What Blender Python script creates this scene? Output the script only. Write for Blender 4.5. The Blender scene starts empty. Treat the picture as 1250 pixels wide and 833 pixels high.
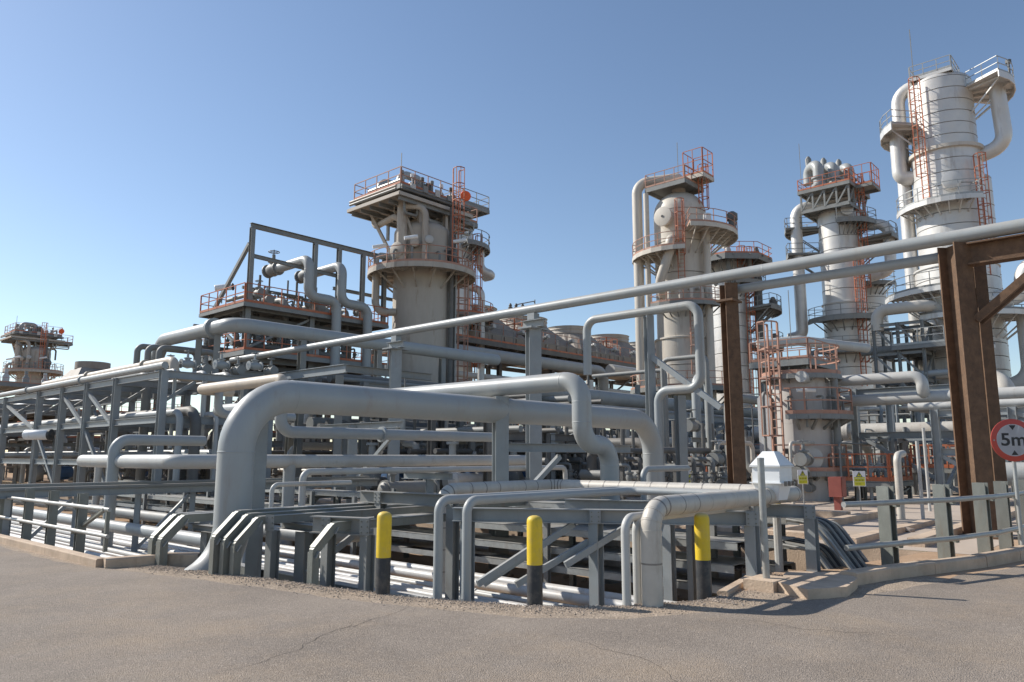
import bpy, bmesh, math, random
from math import sin, cos, pi, radians, sqrt, atan2
from mathutils import Vector, Matrix, noise
from mathutils.geometry import tessellate_polygon
random.seed(7)
V = Vector
SC = bpy.context.scene
COL = SC.collection

# ------------------------------------------------------------------ camera, sky, sun, exposure
# The plant stands on a square grid: X runs right and away from the viewer, Y left and away.
FPX, YAW, PITCH, EYE = 915.0, radians(48.0), radians(8.75), 1.7
FW = V((sin(YAW), cos(YAW), 0)); RT = V((cos(YAW), -sin(YAW), 0))
F3 = FW * cos(PITCH) + V((0, 0, sin(PITCH))); UP3 = FW * (-sin(PITCH)) + V((0, 0, cos(PITCH)))
CAMP = V((0, 0, EYE))
cam = bpy.data.cameras.new('camera'); camo = bpy.data.objects.new('camera', cam); COL.objects.link(camo)
cam.lens = FPX / 1250 * 36; cam.sensor_width = 36; cam.clip_start = .1; cam.clip_end = 9000
camo.matrix_world = Matrix(((RT.x, UP3.x, -F3.x, 0), (RT.y, UP3.y, -F3.y, 0), (RT.z, UP3.z, -F3.z, EYE), (0, 0, 0, 1)))
SC.camera = camo
SUN_EL = radians(37); sd = (RT * -.927 + FW * .375).normalized()      # towards the sun, on the ground
world = bpy.data.worlds.new('World'); SC.world = world; world.use_nodes = True
wn = world.node_tree; wn.nodes.clear()
sky = wn.nodes.new('ShaderNodeTexSky'); sky.sky_type = 'NISHITA'; sky.sun_disc = False
sky.sun_elevation = SUN_EL; sky.sun_rotation = atan2(sd.x, sd.y); sky.altitude = 400
sky.air_density = 1.0; sky.dust_density = .4; sky.ozone_density = 1.3
bgn = wn.nodes.new('ShaderNodeBackground'); bgn.inputs['Strength'].default_value = .1
wo = wn.nodes.new('ShaderNodeOutputWorld')
wn.links.new(sky.outputs[0], bgn.inputs[0]); wn.links.new(bgn.outputs[0], wo.inputs[0])
sl = bpy.data.lights.new('sun', 'SUN'); sl.energy = 4.0; sl.angle = radians(.53); sl.color = (1, .95, .87)
so = bpy.data.objects.new('sun', sl); COL.objects.link(so)
tos = V((sd.x * cos(SUN_EL), sd.y * cos(SUN_EL), sin(SUN_EL)))
so.rotation_euler = tos.to_track_quat('Z', 'Y').to_euler(); so.location = tos * 60
SC.view_settings.view_transform = 'Standard'; SC.view_settings.look = 'None'
SC.view_settings.exposure = 0.55; SC.view_settings.gamma = 1

def P(px, py, X=None, Y=None, Z=None, D=None):
    """where the sight line through a point of the photograph meets a plane of the plant grid"""
    d = F3 + RT * ((px - 625) / FPX) + UP3 * ((416.5 - py) / FPX)
    if X is not None: t = X / d.x
    elif Y is not None: t = Y / d.y
    elif Z is not None: t = (Z - EYE) / d.z
    else: t = D / d.dot(FW)
    return CAMP + d * t

# ------------------------------------------------------------------ materials
def mat(name, c, rough=.55, metal=0., var=.12, scale=3., stretch=1., c2=None, c2amt=.0, c2scale=1.2, bump=.0, bscale=60., dust=0., speck=0., spec=.5, stain=None):
    m = bpy.data.materials.new(name); m.use_nodes = True
    t = m.node_tree; n = t.nodes; L = t.links.new
    b = n['Principled BSDF']; b.inputs['Roughness'].default_value = rough; b.inputs['Metallic'].default_value = metal
    b.inputs['Specular IOR Level'].default_value = spec
    g = n.new('ShaderNodeNewGeometry')
    mp = n.new('ShaderNodeMapping'); mp.inputs['Scale'].default_value = (1, 1, stretch); L(g.outputs['Position'], mp.inputs[0])
    nz = n.new('ShaderNodeTexNoise'); nz.inputs['Scale'].default_value = scale; nz.inputs['Detail'].default_value = 6; nz.inputs['Roughness'].default_value = .65
    L(mp.outputs[0], nz.inputs[0])
    r = n.new('ShaderNodeValToRGB'); e = r.color_ramp.elements
    e[0].position = .3; e[1].position = .7
    e[0].color = (*[x * (1 - var) for x in c], 1); e[1].color = (*[min(.95, x * (1 + var)) for x in c], 1)
    L(nz.outputs[0], r.inputs[0]); out = r.outputs[0]
    def mix(fac, col):
        nonlocal out
        x = n.new('ShaderNodeMix'); x.data_type = 'RGBA'
        L(fac, x.inputs['Factor']); L(out, x.inputs['A']); x.inputs['B'].default_value = (*col, 1); out = x.outputs['Result']
    def ramp(sock, a, bb, top=1.):
        x = n.new('ShaderNodeMapRange'); x.inputs[1].default_value = a; x.inputs[2].default_value = bb; x.inputs[4].default_value = top
        L(sock, x.inputs[0]); return x.outputs[0]
    if c2:
        n2 = n.new('ShaderNodeTexNoise'); n2.inputs['Scale'].default_value = c2scale; n2.inputs['Detail'].default_value = 8; n2.inputs['Roughness'].default_value = .7
        L(mp.outputs[0], n2.inputs[0]); mix(ramp(n2.outputs[0], .48, .68, c2amt), c2)
    if stain:                                                    # runs of rust and dirt
        ms = n.new('ShaderNodeMapping'); ms.inputs['Scale'].default_value = (1, 1, .16); L(g.outputs['Position'], ms.inputs[0])
        ns = n.new('ShaderNodeTexNoise'); ns.inputs['Scale'].default_value = stain[2]; ns.inputs['Detail'].default_value = 9; ns.inputs['Roughness'].default_value = .75; L(ms.outputs[0], ns.inputs[0]); mix(ramp(ns.outputs[0], .56, .74, stain[1]), stain[0])
    if speck:
        v = n.new('ShaderNodeTexVoronoi'); v.inputs['Scale'].default_value = 85; L(g.outputs['Position'], v.inputs[0])
        vs = n.new('ShaderNodeSeparateColor'); L(v.outputs['Color'], vs.inputs[0])
        mix(ramp(vs.outputs[0], .62, 1., speck), tuple(min(.9, x * 2.0) for x in c)); mix(ramp(vs.outputs[1], .6, 1., speck), tuple(x * .45 for x in c))
    if dust:
        sx = n.new('ShaderNodeSeparateXYZ'); L(g.outputs['Normal'], sx.inputs[0])
        n3 = n.new('ShaderNodeTexNoise'); n3.inputs['Scale'].default_value = 2.3; n3.inputs['Detail'].default_value = 5; L(g.outputs['Position'], n3.inputs[0])
        mu = n.new('ShaderNodeMath'); mu.operation = 'MULTIPLY'; L(ramp(sx.outputs[2], .2, 1., dust), mu.inputs[0]); L(ramp(n3.outputs[0], .25, .7), mu.inputs[1])
        mix(mu.outputs[0], (.50, .40, .30))
    L(out, b.inputs['Base Color'])
    rr = n.new('ShaderNodeMapRange'); rr.inputs[3].default_value = max(.05, rough - .12); rr.inputs[4].default_value = min(1, rough + .15); L(nz.outputs[0], rr.inputs[0]); L(rr.outputs[0], b.inputs['Roughness'])
    if bump:
        nb = n.new('ShaderNodeTexNoise'); nb.inputs['Scale'].default_value = bscale; nb.inputs['Detail'].default_value = 5; L(g.outputs['Position'], nb.inputs[0])
        bp = n.new('ShaderNodeBump'); bp.inputs['Strength'].default_value = bump; bp.inputs['Distance'].default_value = .02
        L(nb.outputs[0], bp.inputs['Height']); L(bp.outputs[0], b.inputs['Normal'])
    return m
M = dict(
 pipe=mat('grey_pipe_paint', (.325, .347, .35), .42, var=.06, scale=1.5, c2=(.36, .325, .27), c2amt=.3, stretch=.35, dust=.4, stain=((.24, .17, .115), 0.35, 3.2)),
 pipe2=mat('pale_pipe_paint', (.46, .46, .44), .45, var=.08, scale=1.5, c2=(.46, .40, .33), c2amt=.35, dust=.3, stain=((.20, .125, .075), 0.5, 3.2)),
 white=mat('white_trench_paint', (.54, .54, .53), .45, var=.09, scale=2.5, c2=(.45, .38, .31), c2amt=.45, dust=.35, stain=((.20, .125, .075), 0.5, 5)),
 beige=mat('beige_pipe_paint', (.50, .42, .33), .5, var=.1, scale=2, c2=(.38, .36, .33), c2amt=.4),
 blue=mat('blue_grey_steel', (.27, .295, .305), .5, var=.12, scale=2, c2=(.33, .30, .26), c2amt=.3, dust=.3, stain=((.20, .125, .075), 0.45, 4)),
 steel=mat('dull_grey_steel', (.215, .222, .215), .55, var=.16, scale=1.3, c2=(.27, .24, .20), c2amt=.4, dust=.3, stain=((.20, .125, .075), 0.5, 3)),
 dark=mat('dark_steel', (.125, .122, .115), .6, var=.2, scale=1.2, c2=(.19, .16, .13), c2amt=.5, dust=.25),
 galv=mat('galvanised_steel', (.36, .37, .36), .45, metal=.35, var=.14, scale=9, c2=(.38, .33, .27), c2amt=.35, dust=.35, stain=((.20, .125, .075), 0.4, 5)),
 post=mat('weathered_galvanised_post', (.20, .21, .19), .5, metal=.25, var=.16, scale=5, stretch=.4, c2=(.22, .20, .17), c2amt=.4, bump=.1, stain=((.20, .125, .075), 0.6, 6)),
 tower=mat('beige_tower_paint', (.43, .385, .325), .6, var=.09, scale=1.1, stretch=.25, c2=(.30, .23, .17), c2amt=.35, c2scale=.8, stain=((.20, .125, .075), 0.75, 1.6)),
 tower2=mat('cream_tower_paint', (.55, .505, .435), .5, var=.07, scale=1.0, stretch=.3, c2=(.42, .34, .27), c2amt=.3, c2scale=.6, stain=((.20, .125, .075), 0.6, 1.5)),
 clad=mat('weathered_cladding_sheet', (.62, .605, .575), .42, metal=.25, var=.09, scale=1.4, c2=(.52, .46, .38), c2amt=.35, c2scale=.7, stain=((.20, .125, .075), 0.55, 1.3)),
 jacket=mat('insulation_jacket', (.50, .465, .41), .5, metal=.08, var=.08, scale=4, c2=(.42, .36, .29), c2amt=.35, c2scale=3, bump=.06, bscale=25, stain=((.20, .125, .075), 0.45, 6)),
 band=mat('dark_clamp_band', (.24, .22, .20), .5, metal=.4),
 orange=mat('faded_orange_paint', (.43, .13, .06), .6, var=.2, scale=2.5, c2=(.50, .30, .20), c2amt=.4),
 pink=mat('bleached_orange_paint', (.41, .215, .15), .65, var=.15, scale=2.5, c2=(.42, .34, .28), c2amt=.4),
 yellow=mat('yellow_paint', (.72, .50, .02), .5, var=.08, scale=6, c2=(.55, .40, .12), c2amt=.5, c2scale=7, dust=.6, stain=((.22, .15, .05), .6, 9)),
 black=mat('black_paint', (.028, .03, .034), .5, var=.2, scale=8, c2=(.16, .135, .11), c2amt=.5, c2scale=6, stain=((.22, .17, .13), .5, 8)),
 crack=mat('crack_dirt', (.085, .07, .056), .95),
 ves=mat('pale_vessel_paint', (.47, .445, .42), .55, var=.08, scale=1.2, stretch=.3, c2=(.36, .30, .24), c2amt=.35, c2scale=.8, stain=((.20, .125, .075), .5, 2.5)),
 rust=mat('rusted_steel', (.13, .075, .043), .8, var=.3, scale=7, c2=(.22, .13, .075), c2amt=.55, c2scale=4, bump=.25, bscale=40),
 boxw=mat('white_box_paint', (.74, .75, .75), .4, var=.03, scale=3, c2=(.55, .48, .40), c2amt=.2, stain=((.20, .125, .075), 0.35, 6)),
 asphalt=mat('asphalt', (.275, .23, .19), .9, var=.2, scale=.6, c2=(.37, .285, .205), c2amt=.75, c2scale=.42, bump=.9, bscale=90, speck=.42, spec=.2, stain=((.15, .12, .095), .35, .9)),
 sand=mat('desert_sand', (.40, .27, .175), .95, var=.16, scale=.8, c2=(.46, .36, .27), c2amt=.6, c2scale=.3, bump=.6, bscale=18, spec=.1),
 apron=mat('dusty_concrete_apron', (.44, .365, .30), .9, var=.12, scale=.5, c2=(.36, .27, .19), c2amt=.5, c2scale=.4, bump=.3, bscale=20, spec=.2),
 grit=mat('edge_grit', (.33, .265, .205), .95, var=.25, scale=4, c2=(.42, .32, .23), c2amt=.6, bump=.9, bscale=45, speck=.6, spec=.1),
 conc=mat('concrete', (.53, .41, .305), .85, var=.16, scale=2.2, c2=(.29, .205, .14), c2amt=.45, c2scale=1.6, bump=.4, bscale=35, spec=.25, stain=((.20, .125, .075), 0.4, 3)),
 stone=mat('gravel_stone', (.40, .33, .27), .9, var=.35, scale=11, spec=.2),
 fan=mat('brown_grey_sheet', (.27, .235, .20), .65, var=.14, scale=.9, stretch=.4, c2=(.36, .31, .25), c2amt=.4, stain=((.20, .125, .075), 0.5, 2)),
 motor=mat('blue_motor_paint', (.06, .13, .26), .45, var=.1),
 red=mat('red_paint', (.25, .07, .055), .5, var=.15, scale=3),
 signred=mat('sign_red', (.48, .065, .045), .45, var=.04), signwhite=mat('sign_white', (.74, .74, .76), .4, var=.02), signblack=mat('sign_black', (.012, .012, .016), .45),
 signyel=mat('sign_yellow', (.60, .58, .03), .45, var=.04), plate=mat('glossy_cap', (.10, .115, .13), .25), hiviz=mat('bright_orange_cover', (.85, .13, .03), .6),
)

# ------------------------------------------------------------------ mesh building
WL = {}           # world place of each thing
class MB:
    def __init__(s): s.v = []; s.f = []; s.sm = []
    def add(s, vs, fs, smooth=False):
        o = len(s.v); s.v += [tuple(p) for p in vs]; s.f += [tuple(i + o for i in f) for f in fs]; s.sm += [smooth] * len(fs); return s
    def box(s, x0, x1, y0, y1, z0, z1):
        return s.add([(x0, y0, z0), (x1, y0, z0), (x1, y1, z0), (x0, y1, z0), (x0, y0, z1), (x1, y0, z1), (x1, y1, z1), (x0, y1, z1)],
                     [(3, 2, 1, 0), (4, 5, 6, 7), (0, 1, 5, 4), (1, 2, 6, 5), (2, 3, 7, 6), (3, 0, 4, 7)])
    def sect(s, p, q, poly, up=None):
        """sweep a flat outline (across, up) straight from p to q"""
        p, q = V(p), V(q); d = (q - p).normalized()
        up = V(up) if up else (V((0, 0, 1)) if abs(d.z) < .95 else V((0, 1, 0)))
        a = d.cross(up).normalized(); u = a.cross(d).normalized(); n = len(poly)
        vs = [e + a * x + u * y for e in (p, q) for x, y in poly]
        return s.add(vs, [(i, (i + 1) % n, n + (i + 1) % n, n + i) for i in range(n)] + [tuple(range(n - 1, -1, -1)), tuple(range(n, 2 * n))])
    def bar(s, p, q, w, h, up=None):
        w /= 2; h /= 2; return s.sect(p, q, [(-w, -h), (w, -h), (w, h), (-w, h)], up)
    def isec(s, p, q, h, w, t=None, up=None):
        t = t or h * .07; a, b, c = w / 2, h / 2, max(t * .35, .006)
        return s.sect(p, q, [(-a, -b), (a, -b), (a, -b + t), (c, -b + t), (c, b - t), (a, b - t), (a, b), (-a, b), (-a, b - t), (-c, b - t), (-c, -b + t), (-a, -b + t)], up)
    def sweep(s, path, poly, up):
        """sweep an outline along a folded line with mitred corners"""
        path = [V(p) for p in path]; up = V(up); n = len(poly); k = len(path); vs = []
        for i, p in enumerate(path):
            d0 = (path[i] - path[max(i - 1, 0)]) if i else path[1] - path[0]; d1 = (path[min(i + 1, k - 1)] - path[i]) if i < k - 1 else d0
            t = (d0.normalized() + d1.normalized()).normalized(); a = t.cross(up).normalized(); sc = 1 / max(.3, t.dot(d0.normalized()))
            vs += [p + a * x * sc + up * y for x, y in poly]
        return s.add(vs, [(i * n + j, i * n + (j + 1) % n, (i + 1) * n + (j + 1) % n, (i + 1) * n + j) for i in range(k - 1) for j in range(n)] + [tuple(range(n - 1, -1, -1)), tuple(range((k - 1) * n, k * n))])
    def tube(s, pts, r, seg=12, bend=None, n=6, cap=True):
        path = bend_path([V(p) for p in pts], bend if bend is not None else r * 3, n)
        k = len(path); rings = []; a = None
        for i, p in enumerate(path):
            d = (path[min(i + 1, k - 1)] - path[max(i - 1, 0)]).normalized()
            if a is None: a = d.orthogonal().normalized()
            a = (a - d * a.dot(d)).normalized(); b = d.cross(a)
            rings.append([p + (a * cos(2 * pi * j / seg) + b * sin(2 * pi * j / seg)) * r for j in range(seg)])
        fs = [(i * seg + j, i * seg + (j + 1) % seg, (i + 1) * seg + (j + 1) % seg, (i + 1) * seg + j) for i in range(k - 1) for j in range(seg)]
        s.add([v for g in rings for v in g], fs, True)
        if cap: s.add(rings[0], [tuple(range(seg - 1, -1, -1))]); s.add(rings[-1], [tuple(range(seg))])
        return s
    def lathe(s, prof, c=(0, 0, 0), axis=(0, 0, 1), seg=24, smooth=True):
        ax = V(axis).normalized(); a = V((1, 0, 0)) if abs(ax.x) < .9 else V((0, 1, 0)); a = (a - ax * a.dot(ax)).normalized(); b = ax.cross(a); c = V(c)
        vs = [c + ax * h + (a * cos(2 * pi * j / seg) + b * sin(2 * pi * j / seg)) * max(r, 1e-4) for r, h in prof for j in range(seg)]
        m = len(prof); o = len(s.v); s.v += [tuple(p) for p in vs]
        for i in range(m - 1):
            for j in range(seg):
                s.f.append((o + i * seg + j, o + i * seg + (j + 1) % seg, o + (i + 1) * seg + (j + 1) % seg, o + (i + 1) * seg + j)); s.sm.append(smooth)
        if prof[0][0] > 1e-3: s.f.append(tuple(o + j for j in range(seg - 1, -1, -1))); s.sm.append(False)
        if prof[-1][0] > 1e-3: s.f.append(tuple(o + (m - 1) * seg + j for j in range(seg))); s.sm.append(False)
        return s
    def cyl(s, c, r, h, axis=(0, 0, 1), seg=20): return s.lathe([(r, 0), (r, h)], c, axis, seg)
    def ring(s, c, r, rr, axis=(0, 0, 1), seg=20, sg=6):
        ax = V(axis).normalized(); a = ax.orthogonal().normalized(); b = ax.cross(a)
        pts = [V(c) + (a * cos(2 * pi * j / seg) + b * sin(2 * pi * j / seg)) * r for j in range(seg)]
        vs = [p + ((p - V(c)).normalized() * cos(2 * pi * i / sg) + ax * sin(2 * pi * i / sg)) * rr for p in pts for i in range(sg)]
        return s.add(vs, [(j * sg + i, j * sg + (i + 1) % sg, ((j + 1) % seg) * sg + (i + 1) % sg, ((j + 1) % seg) * sg + i) for j in range(seg) for i in range(sg)], True)
    def prism(s, poly, z0, z1):
        n = len(poly); vs = [(x, y, z) for z in (z0, z1) for x, y in poly]
        return s.add(vs, [(i, (i + 1) % n, n + (i + 1) % n, n + i) for i in range(n)] + [tuple(range(n - 1, -1, -1)), tuple(range(n, 2 * n))])
    def mesh(s, name, o=(0, 0, 0), m=None):
        me = bpy.data.meshes.new(name); ox, oy, oz = o
        me.from_pydata([(x - ox, y - oy, z - oz) for x, y, z in s.v], [], s.f)
        me.polygons.foreach_set('use_smooth', s.sm); me.update()
        if m: me.materials.append(M[m] if isinstance(m, str) else m)
        return me
    def build(s, name, m, parent=None, kind=None, label=None, edge=True):
        o = WL.get(parent, (0, 0, 0)); me = s.mesh(name, o, m)
        if edge and any(s.sm): me.set_sharp_from_angle(angle=radians(42))
        ob = bpy.data.objects.new(name, me); COL.objects.link(ob)
        if parent: ob.parent = parent; WL[ob] = o
        if kind: ob['kind'] = kind
        if label: ob['label'] = label
        return ob
def bend_path(pts, br, n):
    pts = [p for i, p in enumerate(pts) if not i or (p - pts[i - 1]).length > 1e-4]; out = [pts[0]]
    if br <= 0: return pts
    for i in range(1, len(pts) - 1):
        p, a, b = pts[i], pts[i - 1] - pts[i], pts[i + 1] - pts[i]
        la, lb = a.length, b.length; a.normalize(); b.normalize(); ang = a.angle(b)
        if ang > pi - .02: out.append(p); continue
        t = min(br / math.tan(ang / 2), la * .49, lb * .49); rr = t * math.tan(ang / 2)
        c = p + (a + b).normalized() * (rr / sin(ang / 2)); s0, s1 = p + a * t - c, p + b * t - c; tot = s0.angle(s1); nn = max(2, int(n * tot / (pi / 2)) + 1)
        for k in range(nn + 1): out.append(c + (s0 * sin(tot * (1 - k / nn)) + s1 * sin(tot * k / nn)) / sin(tot))
    return out + [pts[-1]]
LABELS = {}
def tag(o, label, cat, group=None, kind=None):
    assert 4 <= len(label.split()) <= 16, label
    if label in LABELS and LABELS[label] != group or (label in LABELS and not group): print('SAME LABEL', label)
    LABELS[label] = group
    o['label'] = label; o['category'] = cat
    if group: o['group'] = group
    if kind: o['kind'] = kind
    return o
NTH = ('first', 'second', 'third', 'fourth', 'fifth', 'sixth', 'seventh', 'eighth', 'ninth', 'tenth', 'eleventh', 'twelfth', 'thirteenth')
def thing(name, label, cat, loc, group=None):
    o = bpy.data.objects.new(name, None); COL.objects.link(o); o.location = loc; o.empty_display_size = .2; WL[o] = tuple(loc)
    return tag(o, label, cat, group)
def struct(name, mb, m, parent=None):
    return mb.build(name, m, parent, None if parent else 'structure')
def copy_tree(o, parent=None, off=None):
    c = o.copy(); COL.objects.link(c)
    if parent: c.parent = parent
    if off is not None: c.location = V(c.location) + V(off)
    for ch in o.children: copy_tree(ch, c)
    return c
BEAMS = {}
def beam(par, p, q, h, w, m='steel', name='beam', kind='i', up=None):
    """one steel member as a part of its own; members alike share their mesh"""
    p, q = V(p), V(q); d = q - p; key = (tuple(round(x, 3) for x in d), h, w, m, kind, up)
    if key not in BEAMS:
        b = MB(); {'i': b.isec, 'b': b.bar}[kind](V(), d, *((h, w) if kind == 'i' else (w, h)), up=up); BEAMS[key] = b.mesh(name, m=m)
    o = bpy.data.objects.new(name, BEAMS[key]); COL.objects.link(o); o.parent = par; o.location = p - V(WL[par]); WL[o] = WL[par]; return o
def flange(mb, c, r, axis, t=.05): return mb.lathe([(r, -t), (r, -.005), (r * .96, 0), (r, .005), (r, t)], c, axis, 18)
def pipe(name, label, pts, r, m='pipe', bend=None, seg=None, seams=(), flanges=(), group=None, cat='pipe', n=7, extra=None):
    """a pipe run; seams are weld rings (point, axis), flanges bolted pairs (point, axis)"""
    pts = [V(p) for p in pts]; seg = seg or (32 if r > .2 else 20 if r > .09 else 12)
    if not seams and not flanges and not extra:
        o = MB().tube(pts, r, seg, bend, n).build(name, m); return tag(o, label, cat, group)
    t = thing(name, label, cat, pts[0], group)
    MB().tube(pts, r, seg, bend, n).build('tube', m, t)
    for c, ax in seams: MB().lathe([(r * .99, -.02), (r * 1.012, -.01), (r * 1.016, 0), (r * 1.012, .01), (r * .99, .02)], c, ax, seg).build('weld_seam', m, t)
    for c, ax in flanges: flange(MB(), c, r * 1.45, ax, max(.03, r * .3)).build('flange', m, t)
    if extra: extra(t)
    return t
def rail_mb(mb, pts, h=1.1, step=1.5, r=.028, toe=True, mid=True, closed=False, toe_h=.15):
    pts = [V(p) for p in pts] + ([V(pts[0])] if closed else [])
    tot = sum((b - a).length for a, b in zip(pts, pts[1:])); k = max(1, round(tot / step)); done = 0; nxt = 0; m = len(pts) - 1
    for si, (a, b) in enumerate(zip(pts, pts[1:])):                # posts evenly along the whole line, none twice
        L_ = (b - a).length
        while nxt <= done + L_ + 1e-6:
            if not ((pts[0] - pts[-1]).length < .01 and nxt > tot - 1e-3): p = a.lerp(b, (nxt - done) / L_); mb.bar(p, p + V((0, 0, h - r)), r * 2, r * 2)
            nxt += tot / k
        done += L_
    for a, b in zip(pts, pts[1:]):
        for z in ((h, h * .52) if mid else (h,)): mb.bar(a + V((0, 0, z)), b + V((0, 0, z)), r * 1.8, r * 1.8)
        if toe: mb.bar(a + V((0, 0, toe_h / 2)), b + V((0, 0, toe_h / 2)), .02, toe_h)
    return mb
def ladder_mb(mb, p, out, z0, z1, w=.45, cage=True, r=.03, cz=2.2):
    """ladder at p (x, y), facing along out, with safety hoops"""
    out = V((out[0], out[1], 0)).normalized(); sdv = V((-out.y, out.x, 0)); p = V((p[0], p[1], 0))
    for s in (-1, 1): mb.bar(p + sdv * s * w / 2 + V((0, 0, z0)), p + sdv * s * w / 2 + V((0, 0, z1 + 1)), r * 2, r * 2, tuple(out))
    k = int((z1 - z0) / .33)
    for i in range(k): z = z0 + .2 + i * .33; mb.bar(p - sdv * w / 2 + V((0, 0, z)), p + sdv * w / 2 + V((0, 0, z)), .03, .03)
    if cage and z1 - z0 > cz:
        R = .38; q = p + out * .32
        angs = [radians(a) for a in (-120, -70, -25, 25, 70, 120)]
        pt = [q + (out * cos(a) + sdv * sin(a)) * R for a in angs]
        nz = max(2, int((z1 + 1 - z0 - cz) / .9) + 1)
        for i in range(nz):
            z = z0 + cz + (z1 + 1 - z0 - cz) * i / (nz - 1)
            for a, b in zip(pt, pt[1:]): mb.bar(a + V((0, 0, z)), b + V((0, 0, z)), .05, .05)
            for s, e in ((-1, 0), (1, -1)): mb.bar(p + sdv * s * w / 2 + V((0, 0, z)), pt[e] + V((0, 0, z)), .04, .04)
        for a in pt[1:-1]: mb.bar(a + V((0, 0, z0 + cz)), a + V((0, 0, z1 + 1)), .04, .04)
    return mb
# ================================================================== SETTING
TF = -.85                                                   # trench floor
edge = [(4.95, 12.75)] + [tuple(P(x, y, Z=0)[:2]) for x, y in ((185, 690), (230, 695), (300, 703), (390, 716), (500, 729), (640, 740), (740, 741), (860, 734), (882, 728), (935, 699))]
trench = [(4.95, 75)] + edge + [(12.0, 4.35), (15.4, 3.75), (15.4, 75)]
big = [(-4000, -4000), (4000, -4000), (4000, 4000), (-4000, 4000)]
def sheet(name, polys, z, m):
    loops = [[V((x, y, z)) for x, y in p] for p in polys]; flat = [v for l in loops for v in l]
    return MB().add(flat, [t if (flat[t[1]] - flat[t[0]]).cross(flat[t[2]] - flat[t[0]]).z > 0 else t[::-1] for t in tessellate_polygon(loops)])
struct('ground', sheet('ground', [big, trench], 0, 'sand'), 'sand')
g = MB(); nx, ny = 26, 150                                  # uneven sandy floor of the trench
gx = [4.6 + (15.6 - 4.6) * i / nx for i in range(nx + 1)]; gy = [2.5 + (75.2 - 2.5) * j / ny for j in range(ny + 1)]
g.add([(x, y, TF + .05 * noise.noise(V((x * .9, y * .9, 0))) + .02 * noise.noise(V((x * 4, y * 4, 3)))) for y in gy for x in gx],
      [(j * (nx + 1) + i, j * (nx + 1) + i + 1, (j + 1) * (nx + 1) + i + 1, (j + 1) * (nx + 1) + i) for j in range(ny) for i in range(nx)], True)
struct('trench_floor', g, 'sand')
w = MB()
for a, b in zip(trench, trench[1:] + trench[:1]): w.add([(*a, -1.1), (*b, -1.1), (*b, -.004), (*a, -.004)], [(0, 1, 2, 3)])
struct('trench_wall', w, 'conc')
def wob(poly, amp, n, s):                                   # worn, wandering edge
    out = []
    for a, b in zip(poly, poly[1:]):
        a, b = V(a), V(b); k = max(1, int((b - a).length / n)); nr = (b - a).orthogonal().normalized()
        for i in range(k):
            p = a.lerp(b, i / k); out.append(tuple(p + nr * amp * noise.noise(V((p.x * s, p.y * s, 5)))))
    return out + [tuple(poly[-1])]
kerb_in = [(12.6, 3.05), (13.9, 2.62), (15.1, 2.36), (16.4, 2.2), (18, 2.1), (24, 2.0), (90, 2.0)]
roadedge = wob([(4.35, 160), (4.35, 30), (4.4, 14), (4.75, 12.2)] + [tuple(P(x, y, Z=0)[:2]) for x, y in ((220, 706), (300, 716), (390, 729), (500, 742), (640, 755), (760, 757), (870, 748), (960, 735), (1040, 732))] + [(12.0, 2.7)] + [(x, y - .35) for x, y in kerb_in], .07, .22, 2.1)
struct('road', sheet('road', [[(-9, 160), (-9, -60), (90, -60)] + roadedge[::-1]], .008, 'asphalt'), 'asphalt')
apr = [(15.4, 3.0), (60, 2.9), (60, 34), (15.4, 34)]
struct('plant_paving', sheet('apron', [apr], .004, 'apron'), 'apron')
vergepts = wob([(4.7, 40), (4.75, 13), (5.0, 12.3)], .03, .4, 1.5)
verge = vergepts + [(x - .0, y) for x, y in edge[1:10]] + [(10.9, 4.3), (12.3, 3.1)] + [(12.0, 2.5)] + [(x, y) for x, y in roadedge[::-1] if x < 12.0 and y < 40]
struct('gravel_verge', sheet('verge', [verge], .004, 'grit'), 'grit')
# loose stones along the broken asphalt edge
st = MB(); 
for i in range(9000):
    k = random.random() * 9; j = int(k) + 1; a, b = V(edge[j]), V(edge[j + 1] if j + 1 < 10 else edge[10]); p = a.lerp(b, k % 1)
    nrm = V((-(b - a).y, (b - a).x)).normalized() * -1; p = p + nrm * (abs(random.gauss(0, .22)) - .03)
    s = random.choice((.004, .005, .006, .008, .012)) * random.uniform(.7, 1.3); z = .006
    r = [V((random.uniform(.6, 1.2), random.uniform(.6, 1.2), 0)) * s for _ in range(1)][0]; th = random.random() * 6
    vs = [(p.x + r.x * cos(th + q * 2.1) , p.y + r.y * sin(th + q * 2.1), z) for q in range(3)] + [(p.x + r.x * .6 * cos(th + q * 2.1 + 1), p.y + r.y * .6 * sin(th + q * 2.1 + 1), z + s * .8) for q in range(3)]
    st.add(vs, [(0, 1, 3), (1, 4, 3), (1, 2, 4), (2, 5, 4), (2, 0, 5), (0, 3, 5), (3, 4, 5)])
o = struct('gravel', st, 'stone'); o['kind'] = 'stuff'

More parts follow.
